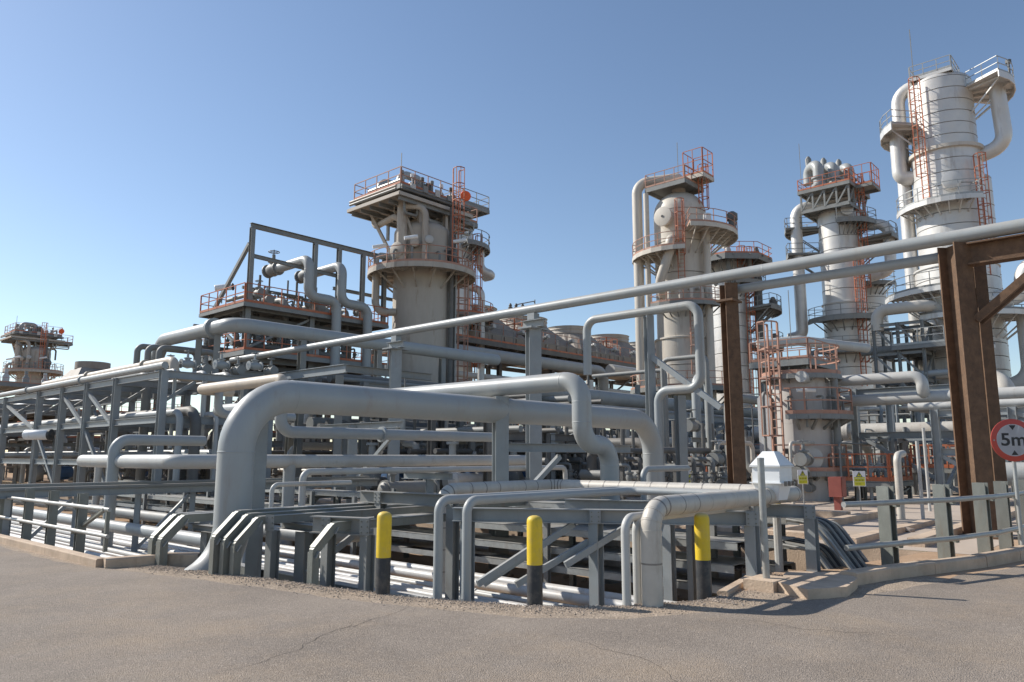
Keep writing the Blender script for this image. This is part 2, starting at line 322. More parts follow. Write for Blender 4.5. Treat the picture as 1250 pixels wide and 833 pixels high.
def crack(label, pix, w):
    pts = wob([tuple(P(x, y, Z=0)[:2]) for x, y in pix], .09, .09, 5.0); mb = MB(); n = len(pts)
    L_ = []; R_ = []
    for i, (x, y) in enumerate(pts):
        d = (V(pts[min(i + 1, n - 1)]) - V(pts[max(i - 1, 0)])).normalized(); ww = w * (1 - abs(2 * i / (n - 1) - 1) ** 3) * (.5 + 1.0 * abs(noise.noise(V((x * 7, y * 7, 1))))) + .0008
        L_.append((x - d.y * ww, y + d.x * ww, .0115)); R_.append((x + d.y * ww, y - d.x * ww, .0115))
    mb.add(L_ + R_, [(n + i, n + i + 1, i + 1, i) for i in range(n - 1)]); struct('asphalt_crack', mb, 'crack')
crack('', ((512, 738), (455, 757), (400, 775), (352, 798), (300, 815), (262, 826)), .0032); crack('', ((690, 779), (742, 796), (800, 812), (830, 840)), .0022); crack('', ((455, 757), (430, 762), (415, 772)), .0022); crack('', ((905, 757), (990, 770), (1100, 778)), .003)
def kerb(name, pts, w, z0, z1, n):
    """kerb line cast in lengths, each length a block with worn arrises"""
    root = None; base = bpy.data.objects.new(name, None); COL.objects.link(base); base['kind'] = 'structure'; WL[base] = (0, 0, 0)
    for a, b in zip(pts, pts[1:]):
        a, b = V((*a, 0)), V((*b, 0)); d = b - a; k = max(1, round(d.length / n)); u = d.normalized()
        for i in range(k):
            p, q = a + d * (i / k) + u * .006, a + d * ((i + 1) / k) - u * .006; c = .018; m = z1 + random.uniform(-.008, .008); h = (m - z0)
            MB().sect(p + V((0, 0, z0)), q + V((0, 0, z0)), [(-w / 2, 0), (w / 2, 0), (w / 2, h - c), (w / 2 - c, h), (-w / 2 + c, h), (-w / 2, h - c)]).build('kerb_block', 'conc', base)
    return base
kerb('roadside_kerb', [(4.62, 70), (4.66, 12.75)], .16, -.2, .13, 2.4)
kerb('kerb_return', [(4.66, 12.66), (5.5, 12.5), (5.9, 12.05)], .22, -.3, .15, .9)
kerb('curved_kerb', [(10.75, 3.62), (11.6, 3.42), (12.6, 3.1), (13.9, 2.68), (15.1, 2.42), (16.4, 2.26), (18, 2.16), (24, 2.06), (60, 2.06)], .24, -.2, .17, 1.6)
kerb('trench_side_wall', [edge[9], tuple(P(935, 697, Z=0)[:2])], .14, -.9, .06, 3)
for i, (y0, x0, x1) in enumerate(((5.2, 15.6, 22), (6.9, 16.2, 24.5), (8.9, 15.7, 23), (4.1, 16, 30))): kerb('low_plinth', [(x0, y0), (x1, y0)], .3, -.05, .12 + .05 * (i % 2), 3)
kerb('low_plinth', [(16.2, 5.4), (16.2, 30)], .25, -.05, .13, 3); kerb('low_plinth', [(21.8, 7.2), (21.8, 22)], .3, -.05, .2, 3)
# broken slab at the corner and block under the marker post
c = [tuple(P(x, y, Z=.1)[:2]) for x, y in ((948, 713), (985, 722), (1034, 719), (1046, 708), (1030, 701), (962, 700))]
sb = MB().prism(wob(c + c[:1], .05, .12, 6)[:-1], -.1, .125)
tag(sb.build('concrete_slab', 'conc'), 'rough broken concrete slab at the end of the curved kerb', 'slab')

# ================================================================== ROADSIDE THINGS
for px, py, lab in ((467, 725, 'yellow and black bollard nearest the thick goose-neck pipe, leftmost of three'), (653, 737, 'yellow and black bollard in the middle, beside the paired grey risers'), (860, 729, 'yellow and black bollard between the insulated riser and the grey marker post')):
    b = P(px, py, Z=0); t = thing('bollard', lab, 'bollard', b, 'bollards along the road edge'); r = .092
    MB().lathe([(r, -.3), (r, .44), (r * .99, .445)], b, seg=28).build('lower_sleeve', 'black', t)
    MB().lathe([(r * 1.01, .442), (r * 1.015, .93), (r * .98, .955), (r * .88, .978), (r * .65, .996), (r * .3, 1.006), (0, 1.008)], b, seg=28).build('upper_sleeve', 'yellow', t)
b = P(936, 714, Z=.05); t = thing('marker_post', 'slim bare grey post on a square concrete block', 'post', b)
MB().tube([b + V((0, 0, -.1)), b + V((0, 0, 1.62))], .045, 16).build('tube', 'galv', t)
MB().lathe([(.047, 1.6), (.047, 1.63), (.0, 1.635)], b, seg=16).build('cap', 'galv', t)
MB().box(b.x - .26, b.x + .26, b.y - .2, b.y + .2, -.2, .135).build('base_block', 'conc', t)
# round height-limit sign
SGN = P(1237, 537.5, D=13.4); fn = -(FW * cos(.1) + RT * sin(.1)).normalized(); sx = V((-fn.y, fn.x, 0)) ; sx = -sx if sx.dot(RT) < 0 else sx
t = thing('height_limit_sign', 'round red-rimmed sign reading 5m between two black triangles', 'sign', (SGN.x, SGN.y, 0))
R = .375; dz = V((0, 0, 1))
MB().lathe([(R, -.012), (R, 0), (R * .985, .003), (0, .003)], SGN, fn, 48).build('disc', 'signred', t)
MB().lathe([(R * .755, .0045), (0, .0045)], SGN, fn, 48).build('white_field', 'signwhite', t)
for s in (1, -1):
    q = SGN + fn * .0065; MB().add([q + dz * s * R * .47, q + dz * s * R * .70 - sx * R * .155, q + dz * s * R * .70 + sx * R * .155], [(0, 1, 2) if s > 0 else (0, 2, 1)]).build('triangle', 'signblack', t)
cu = bpy.data.curves.new('lettering', 'FONT'); cu.body = '5m'; cu.size = R * .82; cu.align_x = 'CENTER'; cu.align_y = 'CENTER'; cu.extrude = .001; cu.offset = .006
to_ = bpy.data.objects.new('lettering', cu); COL.objects.link(to_); bpy.context.view_layer.update()
lme = bpy.data.meshes.new_from_object(to_.evaluated_get(bpy.context.evaluated_depsgraph_get())); bpy.data.objects.remove(to_); lme.materials.clear(); lme.materials.append(M['signblack'])
lo = bpy.data.objects.new('lettering', lme); COL.objects.link(lo); lo.parent = t
lo.matrix_local = Matrix.Translation(SGN + fn * .0065 - V(WL[t])) @ Matrix((sx, dz, fn)).transposed().to_4x4() @ Matrix.Scale(1.12, 4, (1, 0, 0))
for s in (-.34, .34): MB().lathe([(.013, 0), (.013, .006), (0, .008)], SGN + fn * .0046 + sx * R * .87 * (1 if s > 0 else -1), fn, 8).build('fixing_bolt', 'galv', t)
pb = SGN - fn * .05; MB().tube([(pb.x, pb.y, -.2), (pb.x, pb.y, SGN.z + .3)], .032, 14).build('pole', 'galv', t)
for z in (-.2, .2): MB().bar(SGN - fn * .02 + dz * z - sx * .09, SGN - fn * .02 + dz * z + sx * .09, .02, .035).build('clamp', 'galv', t)

# guard rails
def guard(name, label, posts, rails, hp, pw, ends=()):
    t = thing(name, label, 'guard rail', (*posts[0], 0))
    for i, (x, y) in enumerate(posts):
        a = V((x, y, 0)); d = (V(posts[min(i + 1, len(posts) - 1)]) - V(posts[max(i - 1, 0)])).normalized(); al = V((d.x, d.y, 0)); nr = V((-d.y, d.x, 0))
        MB().isec(a + V((0, 0, -.4)), a + V((0, 0, hp)), pw * .75, pw, .02, tuple(al)).build('post', 'post', t)
    for z, off, r in rails:
        pts = []
        for i, (x, y) in enumerate(posts):
            d = (V(posts[min(i + 1, len(posts) - 1)]) - V(posts[max(i - 1, 0)])).normalized(); s = off
            pts.append(V((x + d.y * s, y - d.x * s, z + .0)))
        e = (pts[0] - pts[1]).normalized() * ends[0]; f = (pts[-1] - pts[-2]).normalized() * ends[1]
        pts = [pts[0] + e] + pts + [pts[-1] + f]
        MB().tube(pts, r, 12, .8).build('rail', 'galv', t)
        for p, (x, y) in zip(pts[1:-1], posts): MB().bar(p + V((0, 0, -.05)), V((x, y, z - .02)), .09, .05).build('rail_clamp', 'post', t)
    return t
rp = [(12.52, 3.58), (13.88, 3.12), (15.25, 2.82), (16.4, 2.7), (17.8, 2.62), (19.6, 2.58)]
guard('curved_guard_rail', 'curved two-rail steel barrier with wide posts behind the right kerb', rp, ((1.02, .2, .042), (.42, .2, .042)), 1.25, .2, (1.25, .5))
lp_ = [(5.25, y) for y in (15.5, 17.1, 18.6, 20.4, 22.3, 24.2, 26.2)]
guard('straight_guard_rail', 'straight two-rail steel barrier with dark posts behind the left kerb', lp_, ((.80, -.14, .035), (.36, -.14, .035)), 1.02, .16, (1.7, 1))
t = [o for o in COL.objects if o.name == 'straight_guard_rail'][0]
MB().bar((5.1, 14.0, .8), (5.3, 15.6, .4), .07, .05).bar((5.12, 13.9, .1), (5.12, 13.9, .82), .06, .06).build('end_brace', 'post', t)

# ================================================================== THE PIPES AT THE ROAD CROSSING
gn = P(273, 690, Z=0); gy, gxx = gn.y - .1, gn.x + .05; zt = P(400, 487.5, Y=gy).z; gr = .285
gx1 = P(797, 560, Y=gy).x; br = .95
pipe('goose_neck_pipe', 'thickest grey pipe arching like a goose neck over the trench', [(gxx - 1.5, gy, -.72), (gxx, gy, .06), (gxx, gy, zt), (gx1, gy, zt), (gx1, gy, -1.2)], gr, 'pipe', br, 40, n=12,
     seams=[((gxx, gy, zt - br), (0, 0, 1)), ((gxx + br, gy, zt), (1, 0, 0)), ((gx1 - br, gy, zt), (1, 0, 0)), ((gx1, gy, zt - br), (0, 0, 1)), ((gx1 - br - 2.4, gy, zt), (1, 0, 0))])
# the S-shaped pipe
a = P(693, 466, X=12.3); b2 = P(500, 483, X=12.3); sz = a.z
zl = P(735, 543, X=12.9).z
pipe('stepped_pipe', 'grey pipe running level and then stepping down twice by the goose neck', [(12.3, 24.5, sz), (12.3, a.y - .35, sz), (12.3, a.y - .35, zl), (13.25, a.y - .35, zl), (13.25, a.y - .35, -1.0)], .2, 'pipe', .42, 28, n=10,
     seams=[((12.3, a.y + .1, sz), (0, 1, 0)), ((12.3, a.y - .35, sz - .44), (0, 0, 1)), ((13.25, a.y - .35, zl - .44), (0, 0, 1)), ((12.3, a.y - .35, zl + .44), (0, 0, 1))])
# insulated pipes: jacket sections and clamp bands, each its own piece
def jacket(name, label, pts, r, bend, step=.35, estep=.1, extra=None):
    t = thing(name, label, 'insulated pipe', V(pts[0])); path = bend_path([V(p) for p in pts], bend, 12)
    run = 0; cur = [path[0]]; dirs = []
    def flush(c):
        if len(c) > 1: MB().tube(c, r + random.uniform(0, .004), 24, 0).build('jacket_section', 'jacket', t)
        d = (c[-1] - c[-2]).normalized(); MB().lathe([(r * .99, -.012), (r * 1.035, -.01), (r * 1.035, .01), (r * .99, .012)], c[-1], d, 24).build('clamp_band', 'band' if random.random() < .6 else 'jacket', t)
    for a_, b_ in zip(path, path[1:]):
        L_ = (b_ - a_).length; st_ = estep if L_ < .2 else step; k = max(1, round(L_ / st_))
        for i in range(k):
            q = a_.lerp(b_, (i + 1) / k); run += L_ / k; cur.append(q)
            if run >= st_ * .97: flush(cur); cur = [q]; run = 0
    if len(cur) > 1: flush(cur)
    if extra: extra(t)
    return t
i1 = P(799, 737, Z=0); i1 = V((i1.x - .12, i1.y - .05, 0)); zi = P(850, 614, Y=i1.y).z
BX = P(943, 590, Y=i1.y).x
i2 = P(539, 700, Z=-.3); xt = P(975, 600, Y=i1.y).x; ye = i1.y; X2 = 0
jacket('insulated_pipe', 'banded insulated pipe looping from the road edge through the white box and back', [(i1.x, i1.y, -1), (i1.x, i1.y, zi), (xt, i1.y, zi), (xt, i2.y, zi), (i2.x, i2.y, zi), (i2.x, i2.y, -1)], .12, .27)
# white insulated valve box on the first of them
t = thing('valve_box', 'white bolted metal box with hipped top around the insulated pipe', 'valve box', (BX, i1.y, zi))
def frus(mb, z0, h0, z1, h1): return mb.add([(BX + sx_ * h0, i1.y + sy_ * h0 * .9, z0) for sx_, sy_ in ((-1, -1), (1, -1), (1, 1), (-1, 1))] + [(BX + sx_ * h1, i1.y + sy_ * h1 * .9, z1) for sx_, sy_ in ((-1, -1), (1, -1), (1, 1), (-1, 1))], [(3, 2, 1, 0), (4, 5, 6, 7), (0, 1, 5, 4), (1, 2, 6, 5), (2, 3, 7, 6), (3, 0, 4, 7)])
bz = lambda y: P(943, y, Y=i1.y - .15).z
h = .235
frus(MB(), bz(590), h, bz(569), h).build('upper_body', 'boxw', t); frus(MB(), bz(569) + .003, h + .03, bz(551), .10).build('hipped_lid', 'boxw', t)
frus(MB(), bz(612), .165, bz(591), h - .01).build('lower_body', 'boxw', t)
frus(MB(), bz(591), h + .035, bz(589.5), h + .035).build('joint_flange', 'boxw', t); frus(MB(), bz(570.5), h + .03, bz(569.5), h + .03).build('lid_flange', 'boxw', t)
for k in (-.14, 0, .14): MB().box(BX + k - .014, BX + k + .014, i1.y - h * .9 - .07, i1.y - h * .9 - .03, bz(594), bz(588)).build('clasp', 'band', t)
b = V((BX + .1, i1.y, 0)); MB().tube([(b.x + .28, b.y + .1, bz(624)), (b.x + .28, b.y + .1, zi)], .05, 12).build('drain_leg', 'yellow', t)
# bare grey risers
g1 = P(541, 716, Z=0); g2 = P(576, 721, Z=0); zg = P(640, 608, Y=g2.y).z; X2 = P(770, 605, Y=g2.y).x
pipe('riser_pipe', 'slim grey riser just in front of the banded insulated pipe', [(g1.x - .1, g1.y, -1), (g1.x - .1, g1.y, zg), (X2 + .35, g1.y, zg), (X2 + .35, ye + .25, zg), (X2 + .35, ye + .25, -1)], .062, 'pipe', .16, 18, n=8)
pipe('riser_pipe', 'slim grey riser close beside a steel upright, right of the insulated pipe', [(g2.x - .1, g2.y, -1), (g2.x - .1, g2.y, zg + .01), (X2, g2.y, zg + .01), (X2, ye + .1, zg + .01), (X2, ye + .1, -1)], .062, 'pipe', .16, 18, n=8)
g3 = P(764, 736, Z=0); zz = P(772, 630, Y=g3.y).z
for k, lab in ((0, 'slim grey riser standing free left of the thick insulated riser'), (.2, 'slim grey riser squeezed between its twin and the thick insulated riser')):
    pipe('riser_pipe', lab, [(g3.x - .13 + k, g3.y - k * .12 - .1, -1), (g3.x - .13 + k, g3.y - k * .12 - .1, zz - k * .1), (BX + .6, g3.y - k * .12 - .1, zz - k * .1), (BX + .6, g3.y - k * .12 - .1, -1)], .052, 'pipe2', .15, 18, n=8)
# skewed support frames across the trench
def supp(label, pa, pb, z, h, cols, m='blue', diag=()):
    a, b = P(*pa, Z=z), P(*pb, Z=z); t = thing('pipe_support_frame', label, 'pipe support', a)
    beam(t, a, b, h, .16, m)
    for c_ in cols:
        f = (P(c_, pa[1] + (pb[1] - pa[1]) * (c_ - pa[0]) / (pb[0] - pa[0]), Z=z)); beam(t, (f.x, f.y, TF), (f.x, f.y, z - h / 2 - .002), .15, .16, m, 'column', up=(1, 0, 0))
    u_ = (b - a).normalized(); n_ = V((u_.y, -u_.x, 0)); n_ = -n_ if n_.dot(FW) > 0 else n_
    for c_ in cols:                                                    # bolted joint plates
        f = P(c_, pa[1] + (pb[1] - pa[1]) * (c_ - pa[0]) / (pb[0] - pa[0]), Z=z); f = V((f.x, f.y, z)); q_ = f + n_ * .085
        MB().bar(q_ - u_ * .08 , q_ + u_ * .08, .012, h * .98).build('joint_plate', m, t); bl = MB()
        for ux in (-.05, .05):
            for uz in (-.32, 0, .32): bl.cyl(q_ + u_ * ux + V((0, 0, uz * h)) + n_ * .004, .012, .016, n_, 6)
        bl.build('bolts', 'post', t)['kind'] = 'stuff'
    for (x0, y0), (x1, y1), dd in diag: beam(t, P(x0, y0, D=dd), P(x1, y1, D=dd + .4), .09, .06, m, 'brace', 'b')
    return t
supp('blue-grey beam frame nearest the road, braced between the bollards', (553, 628), (921, 633), .84, .2, (571, 727, 917), 'blue', diag=[((583, 713), (645, 672), 10.6), ((590, 713), (700, 640), 10.9), ((630, 714), (718, 662), 10.8), ((690, 690), (770, 640), 10.9)])
supp('blue-grey beam frame standing behind the beam nearest the road', (690, 616), (992, 625), .87, .2, (815, 989), 'blue')
supp('short grey support beam near the left cable trays with an end column', (382, 640), (452, 643), .72, .24, (334, 449, 402), 'steel', diag=[((375, 700), (430, 655), 11.5)])
supp('grey support frame behind the foot of the goose neck pipe', (440, 606), (560, 612), 1.0, .2, (553, 465), 'steel')
# cable trays that climb out of the ground, folded at 45 degrees
def folded(label, pts, w, h, group=None, mend=True):
    t = thing('cable_tray', label, 'cable tray', V(pts[0]), group); u = (0, 1, 0); o_, c = h / 2, .012
    MB().sweep(pts, [(o_, -w / 2), (o_, w / 2), (-o_, w / 2), (-o_, w / 2 - c), (o_ - c, w / 2 - c), (o_ - c, -w / 2 + c), (-o_, -w / 2 + c), (-o_, -w / 2)][::-1], u).build('channel', 'post', t)
    path = [V(p) for p in pts]; parts = []
    for a_, b_ in zip(path, path[1:]):                                 # cover sheets, laid end to end
        L_ = b_ - a_; k = max(1, round(L_.length / 2.4))
        for i in range(k):
            p0, p1 = a_ + L_ * (i / k) + L_.normalized() * .012, a_ + L_ * ((i + 1) / k) - L_.normalized() * .012
            MB().sect(p0, p1, [(o_ + .003, -w / 2 - .012), (o_ + .012, -w / 2 - .012), (o_ + .012, w / 2 + .012), (o_ + .003, w / 2 + .012)], u).build('cover', 'galv' if L_.length > 3 else 'post', t)
    for p in path[1:-1]: MB().bar(p + V((-.03, -w / 2 - .006, -.09)), p + V((.03, -w / 2 - .006, .0)), .008, .08, u).build('splice_plate', 'galv', t)
    return t
tb = P(257, 688, Z=0)
for i, lab in enumerate(('galvanised cable tray nearest the goose neck foot, bent up from the road edge', 'galvanised cable tray in the middle of three bent up beside the goose neck', 'galvanised cable tray on the near side of three beside the goose neck')):
    x, y, z = 5.53 + i * .07, 10.84 - i * .17, .83 - i * .04
    folded(lab, [(x, y, -.9), (x, y, z - .32), (x + .32, y, z), (15.3, y, z)], .095, .11)
tb = P(372, 712, Z=0); folded('galvanised cable tray standing alone, bent up right of the three', [(tb.x + .1, tb.y - .05, -.9), (tb.x + .1, tb.y - .05, .42), (tb.x + .4, tb.y - .05, .72), (9.0, tb.y - .05, .72)], .095, .11)
tb = P(176, 688, Z=0)
for i, lab in enumerate(('galvanised cable tray left of the goose neck foot, further from the road', 'galvanised cable tray left of the goose neck foot, nearer to it')):
    folded(lab, [(tb.x + .1, tb.y - .1 - i * .3, -.9), (tb.x + .1, tb.y - .1 - i * .3, .38), (tb.x + .42, tb.y - .1 - i * .3, .70), (15.2, tb.y - .1 - i * .3, .70)], .13, .12)
t = thing('tray_stand', 'grey steel upright carrying the trays left of the goose neck', 'support', (5.75, 11.65, 0)); beam(t, (6.0, 12.0, TF), (6.0, 12.0, .5), .2, .2, 'steel', 'column', up=(1, 0, 0)); beam(t, (5.9, 12.4, .56), (5.9, 11.5, .56), .1, .14, 'steel', 'arm')
t = thing('tray_stand', 'broad grey steel upright behind the three folded trays', 'support', (6.5, 10.2, 0)); beam(t, (6.75, 10.35, TF), (6.75, 10.35, .55), .26, .26, 'steel', 'column', up=(1, 0, 0)); beam(t, (6.7, 11.0, .62), (6.7, 9.6, .62), .1, .2, 'steel', 'arm')
t = thing('tray_bridge', 'low grey bridge of trays on short posts beyond the left barrier', 'tray bridge', (5, 19.7, TF))
for k, (yy, zz) in enumerate(((19.6, .86), (20.1, .92))):
    MB().isec((4.8, yy, zz), (15.3, yy, zz), .17, .12).build('beam', 'blue', t); MB().bar((4.8, yy, zz + .12), (15.3, yy, zz + .12), .2, .06).build('tray', 'steel', t)
for x in (5.2, 6.6, 8.0, 9.4, 10.8, 12.2, 14): beam(t, (x, 19.85, TF), (x, 19.85, .76), .13, .13, 'blue', 'post', up=(.6, 1, 0))
for x in (5.2, 8.0, 12.2): beam(t, (x, 19.85, -.6), (x + 1.3, 19.85, .7), .08, .07, 'blue', 'brace', 'b')
# stacked straight trays running away along the trench
tiers = [(12.35, .70), (12.35, .30), (12.35, -.10), (13.35, .62), (13.35, .22), (14.4, .5), (14.4, .05), (11.6, .3), (11.6, -.05), (11.6, -.38)]
names = {0: 'top tray of the stack nearest the white box', 1: 'second tray down in the stack nearest the white box', 2: 'bottom tray of the stack nearest the white box', 3: 'upper tray of the middle stack', 4: 'lower tray of the middle stack', 5: 'upper tray of the stack by the far trench wall', 6: 'lower tray of the stack by the far trench wall', 7: 'top tray of the front stack beside the pale pipes', 8: 'middle tray of the front stack beside the pale pipes', 9: 'bottom tray of the front stack beside the pale pipes'}
for i, (x, z) in enumerate(tiers):
    t = thing('ladder_tray', 'long galvanised cable tray, ' + names[i], 'cable tray', (x, 5, z)); w_ = .62
    y0 = 4.95 + (.25 if x > 13 else 0) + i * .07
    for s in (-1, 1): MB().bar((x + s * w_ / 2, y0, z), (x + s * w_ / 2, 33, z), .02, .11).build('side_rail', 'galv', t)
    rg = MB(); 
    for k in range(90): rg.bar((x - w_ / 2, y0 + .15 + k * .3, z - .03), (x + w_ / 2, y0 + .15 + k * .3, z - .03), .035, .02)
    rg.build('rungs', 'galv', t)['kind'] = 'stuff'
    if i < 6 or i > 6:
        y = y0 + .02
        while y < 26:
            L_ = random.choice((1.5, 2.4, 3.0)); 
            if random.random() < (.95 if i in (0, 3, 7, 8) else .62): MB().bar((x, y, z + .064), (x, y + L_ - .012, z + .066 + random.uniform(-.004, .004)), w_ + .03, .008).build('cover_sheet', 'galv', t)
            y += L_
    for k in range(3): MB().tube([(x - .2 + k * .17, y0, z - .0), (x - .2 + k * .17, 33, z - .0)], .028, 8).build('cable', 'black', t)
    if z > .2 and x > 12:                                                        # the end dives into the ground
        for s in (-1, 1): MB().tube([(x + s * w_ / 2, y0, z), (x + s * w_ / 2, y0 - .5, z - .05), (x + s * w_ / 2, y0 - 1.15, z - .95), (x + s * w_ / 2, y0 - 1.5, z - 1.9)], .03, 6, .3).build('side_rail', 'galv', t)
        rg = MB(); cv = bend_path([V((x, y0, z)), V((x, y0 - .5, z - .05)), V((x, y0 - 1.15, z - .95)), V((x, y0 - 1.5, z - 1.9))], .3, 6)
        for a_, b_ in zip(cv, cv[1:]):
            for q in range(max(1, int((b_ - a_).length / .2))): p_ = a_.lerp(b_, (q + .5) / max(1, int((b_ - a_).length / .2))); rg.bar(p_ - V((w_ / 2, 0, 0)), p_ + V((w_ / 2, 0, 0)), .03, .02)
        rg.build('rungs', 'galv', t)['kind'] = 'stuff'
        for k in range(5): MB().tube([p_ + V((-.24 + k * .115, 0, .03)) for p_ in cv], .032, 8, 0).build('cable', 'black' if k % 2 else 'steel', t)
for k in range(9):
    y = 6.2 + k * 3.0; t = thing('tray_trestle', '%s grey trestle under the stacked cable trays, counting from the white box' % NTH[k], 'support', (12.9, y, TF), 'trestles under the stacked cable trays')
    for x in (11.2, 11.98, 12.85, 13.85, 14.85): beam(t, (x, y, TF), (x, y, .74), .1, .1, 'steel', 'post', up=(1, 0, 0))
    for x, z in tiers: beam(t, (x - .36, y, z - .1), (x + .48, y, z - .1), .06, .06, 'steel', 'arm')
# low pipes in the trench that pass under the road
rl = random.Random(5); low = []; x = 5.42
while x < 10.3:
    r = rl.choice((.028, .036, .045, .055, .07, .09)); low.append((x + r, -.70 + r, r, rl.choice(('white', 'white', 'white', 'pipe2')))); x += 2 * r + rl.choice((.03, .06, .1, .22))
for i, (x, z, r, m) in enumerate(low):
    y1 = 3.2 if x > 6.6 else 4.6
    pipe('trench_pipe', 'thin pale pipe lying low in the trench and passing under the road', [(x, 62, z), (x, y1, z)], r, m, flanges=[((x, 9 + rl.uniform(0, 3), z), (0, 1, 0)), ((x, 16 + rl.uniform(0, 5), z), (0, 1, 0))] if i % 3 == 0 else (), group='thin pale pipes low in the trench')
for k, (x, z, r, lab) in enumerate(((5.3, -.42, .1, 'broad pale pipe nearest the left kerb, raised above the low row'), (10.65, -.60, .085, 'outermost pale pipe on the right of the low row'), (6.5, -.47, .085, 'broad pale pipe raised above the low row behind the folded trays'))): pipe('trench_pipe', lab, [(x, 62, z), (x, 4.0 if x > 6 else 5, z)], r, 'white', flanges=[((x, 10.2 + k, z), (0, 1, 0))])
for k in range(12):
    y = 5.9 + k * 3.4 if k else 6.6; x0 = 5.1 if y > 12.6 else 7.0 if y < 8 else 6.2
    tag(MB().box(x0, 10.9, y - .12, y + .12, TF - .1, -.705).build('pipe_sleeper', 'conc'), '%s low concrete sleeper under the pale trench pipes, counting from the road edge' % NTH[k], 'sleeper', 'sleepers under the trench pipes')
t = thing('edge_tray', 'straight cable tray with a pale lid running low along the road edge', 'cable tray', (7.0, 10, -.3))
MB().sect((7.05, 15, -.3), (7.05, 5.3, -.3), [(-.09, -.08), (.09, -.08), (.09, .08), (.078, .08), (.078, -.068), (-.078, -.068), (-.078, .08), (-.09, .08)]).build('channel', 'post', t)
for k in range(4): MB().box(6.955, 7.145, 5.3 + k * 2.4, 5.3 + k * 2.4 + 2.38, -.216, -.206).build('lid', 'galv', t)
for k in range(4): MB().box(7.0, 7.1, 6.2 + k * 2.6, 6.28 + k * 2.6, TF - .1, -.385).build('leg', 'steel', t)
pipe('trench_pipe', 'large pale pipe lying in the trench left of the goose neck', [(7.6, 60, -.02), (7.6, 13.6, -.02), (7.6, 13.6, -.8)], .14, 'pipe', .4)
pipe('trench_pipe', 'dull grey pipe on low saddles behind the folded cable trays', [(9.7, 60, -.05), (9.7, 14.2, -.05), (12.0, 14.2, -.05)], .15, 'steel', .4)
pipe('trench_pipe', 'mid-sized brown-grey pipe under the stacked cable trays', [(13.9, 60, -.6), (13.9, 3.4, -.6)], .1, 'pipe')
for k, (x, y) in enumerate([(random.uniform(11, 15), random.uniform(5, 12)) for _ in range(26)] + [(random.uniform(17, 24), random.uniform(4.5, 9)) for _ in range(10)]):
    s = random.uniform(.04, .13); z = TF if x < 15.4 else 0
    vs = [V((random.uniform(-1, 1), random.uniform(-1, 1), random.uniform(-.4, .9))) * s + V((x, y, z + s * .3)) for _ in range(12)]
    bm = bmesh.new(); [bm.verts.new(v) for v in vs]; bmesh.ops.convex_hull(bm, input=bm.verts); 
    bmesh.ops.delete(bm, geom=[v for v in bm.verts if not v.link_faces], context='VERTS')
    me = bpy.data.meshes.new('rock'); bm.to_mesh(me); bm.free(); me.materials.append(M['stone']); ob = bpy.data.objects.new('rock', me); COL.objects.link(ob); tag(ob, 'small sandy rock lying loose on the ground by the trench', 'rock', 'loose rocks by the trench')
# ================================================================== STEEL STRUCTURES
def frame(name, label, xs, ys, levels, cs=.3, bs=.3, m='steel', base=0., top=None, braces=(), cat='steel frame', skip=(), dirs='xy', group=None):
    """posts on a grid with beams at each level; braces are (axis, row, bay, z0, z1)"""
    t = thing(name, label, cat, (xs[0], ys[0], base), group); tp = top or levels[-1]
    for i, x in enumerate(xs):
        for j, y in enumerate(ys):
            if (i, j) in skip: continue
            beam(t, (x, y, base), (x, y, tp), cs, cs, m, 'column', up=(0, 1, 0))
    for z in levels:
        for j, y in enumerate(ys):
            if 'x' in dirs:
                for a, b in zip(xs, xs[1:]): beam(t, (a + cs / 2 + .003, y, z - bs / 2 - .003), (b - cs / 2 - .003, y, z - bs / 2 - .003), bs, bs * .55, m)
        for i, x in enumerate(xs):
            if 'y' in dirs:
                for a, b in zip(ys, ys[1:]): beam(t, (x, a + cs / 2 + .003, z - bs / 2 - .006), (x, b - cs / 2 - .003, z - bs / 2 - .006), bs * .9, bs * .5, m)
    for ax, r, k, z0, z1 in braces:
        if ax == 'x': p, q = (xs[k], ys[r], z0), (xs[k + 1], ys[r], z1)
        else: p, q = (xs[r], ys[k], z0), (xs[r], ys[k + 1], z1)
        beam(t, p, q, .14, .12, m, 'brace', 'b')
    return t
def deck(t, x0, x1, y0, y1, z, th=.22, m='steel', rail='pink', sides='xXyY', h=1.1, name='platform', step=1.5, toe_m=None):
    p = MB().box(x0, x1, y0, y1, z - .05, z)
    for a, b in (((x0, y0), (x1, y0)), ((x0, y1), (x1, y1)), ((x0, y0), (x0, y1)), ((x1, y0), (x1, y1))): p.bar((*a, z - .06 - th / 2), (*b, z - .06 - th / 2), .1, th)
    k = max(1, int((x1 - x0) / 1.6))
    for i in range(1, k): x = x0 + (x1 - x0) * i / k; p.bar((x, y0, z - .06 - th / 2), (x, y1, z - .06 - th / 2), .08, th * .7)
    d = p.build(name, m, t)
    if rail:
        r = MB(); e = dict(y=((x0, y0), (x1, y0)), X=((x1, y0), (x1, y1)), Y=((x1, y1), (x0, y1)), x=((x0, y1), (x0, y0)))
        for i_, s in enumerate(sides):
            q0, q1 = V((*e[s][0], z)), V((*e[s][1], z)); u_ = (q1 - q0).normalized() * .05; rail_mb(r, [q0 + u_, q1 - u_], h, step, .026, toe=not toe_m)
        r.build('railing', rail, d)
        if toe_m:
            r = MB()
            for s in sides: r.bar((*e[s][0], z + .07), (*e[s][1], z + .07), .03, .14)
            r.build('toe_board', toe_m, d)
    return d
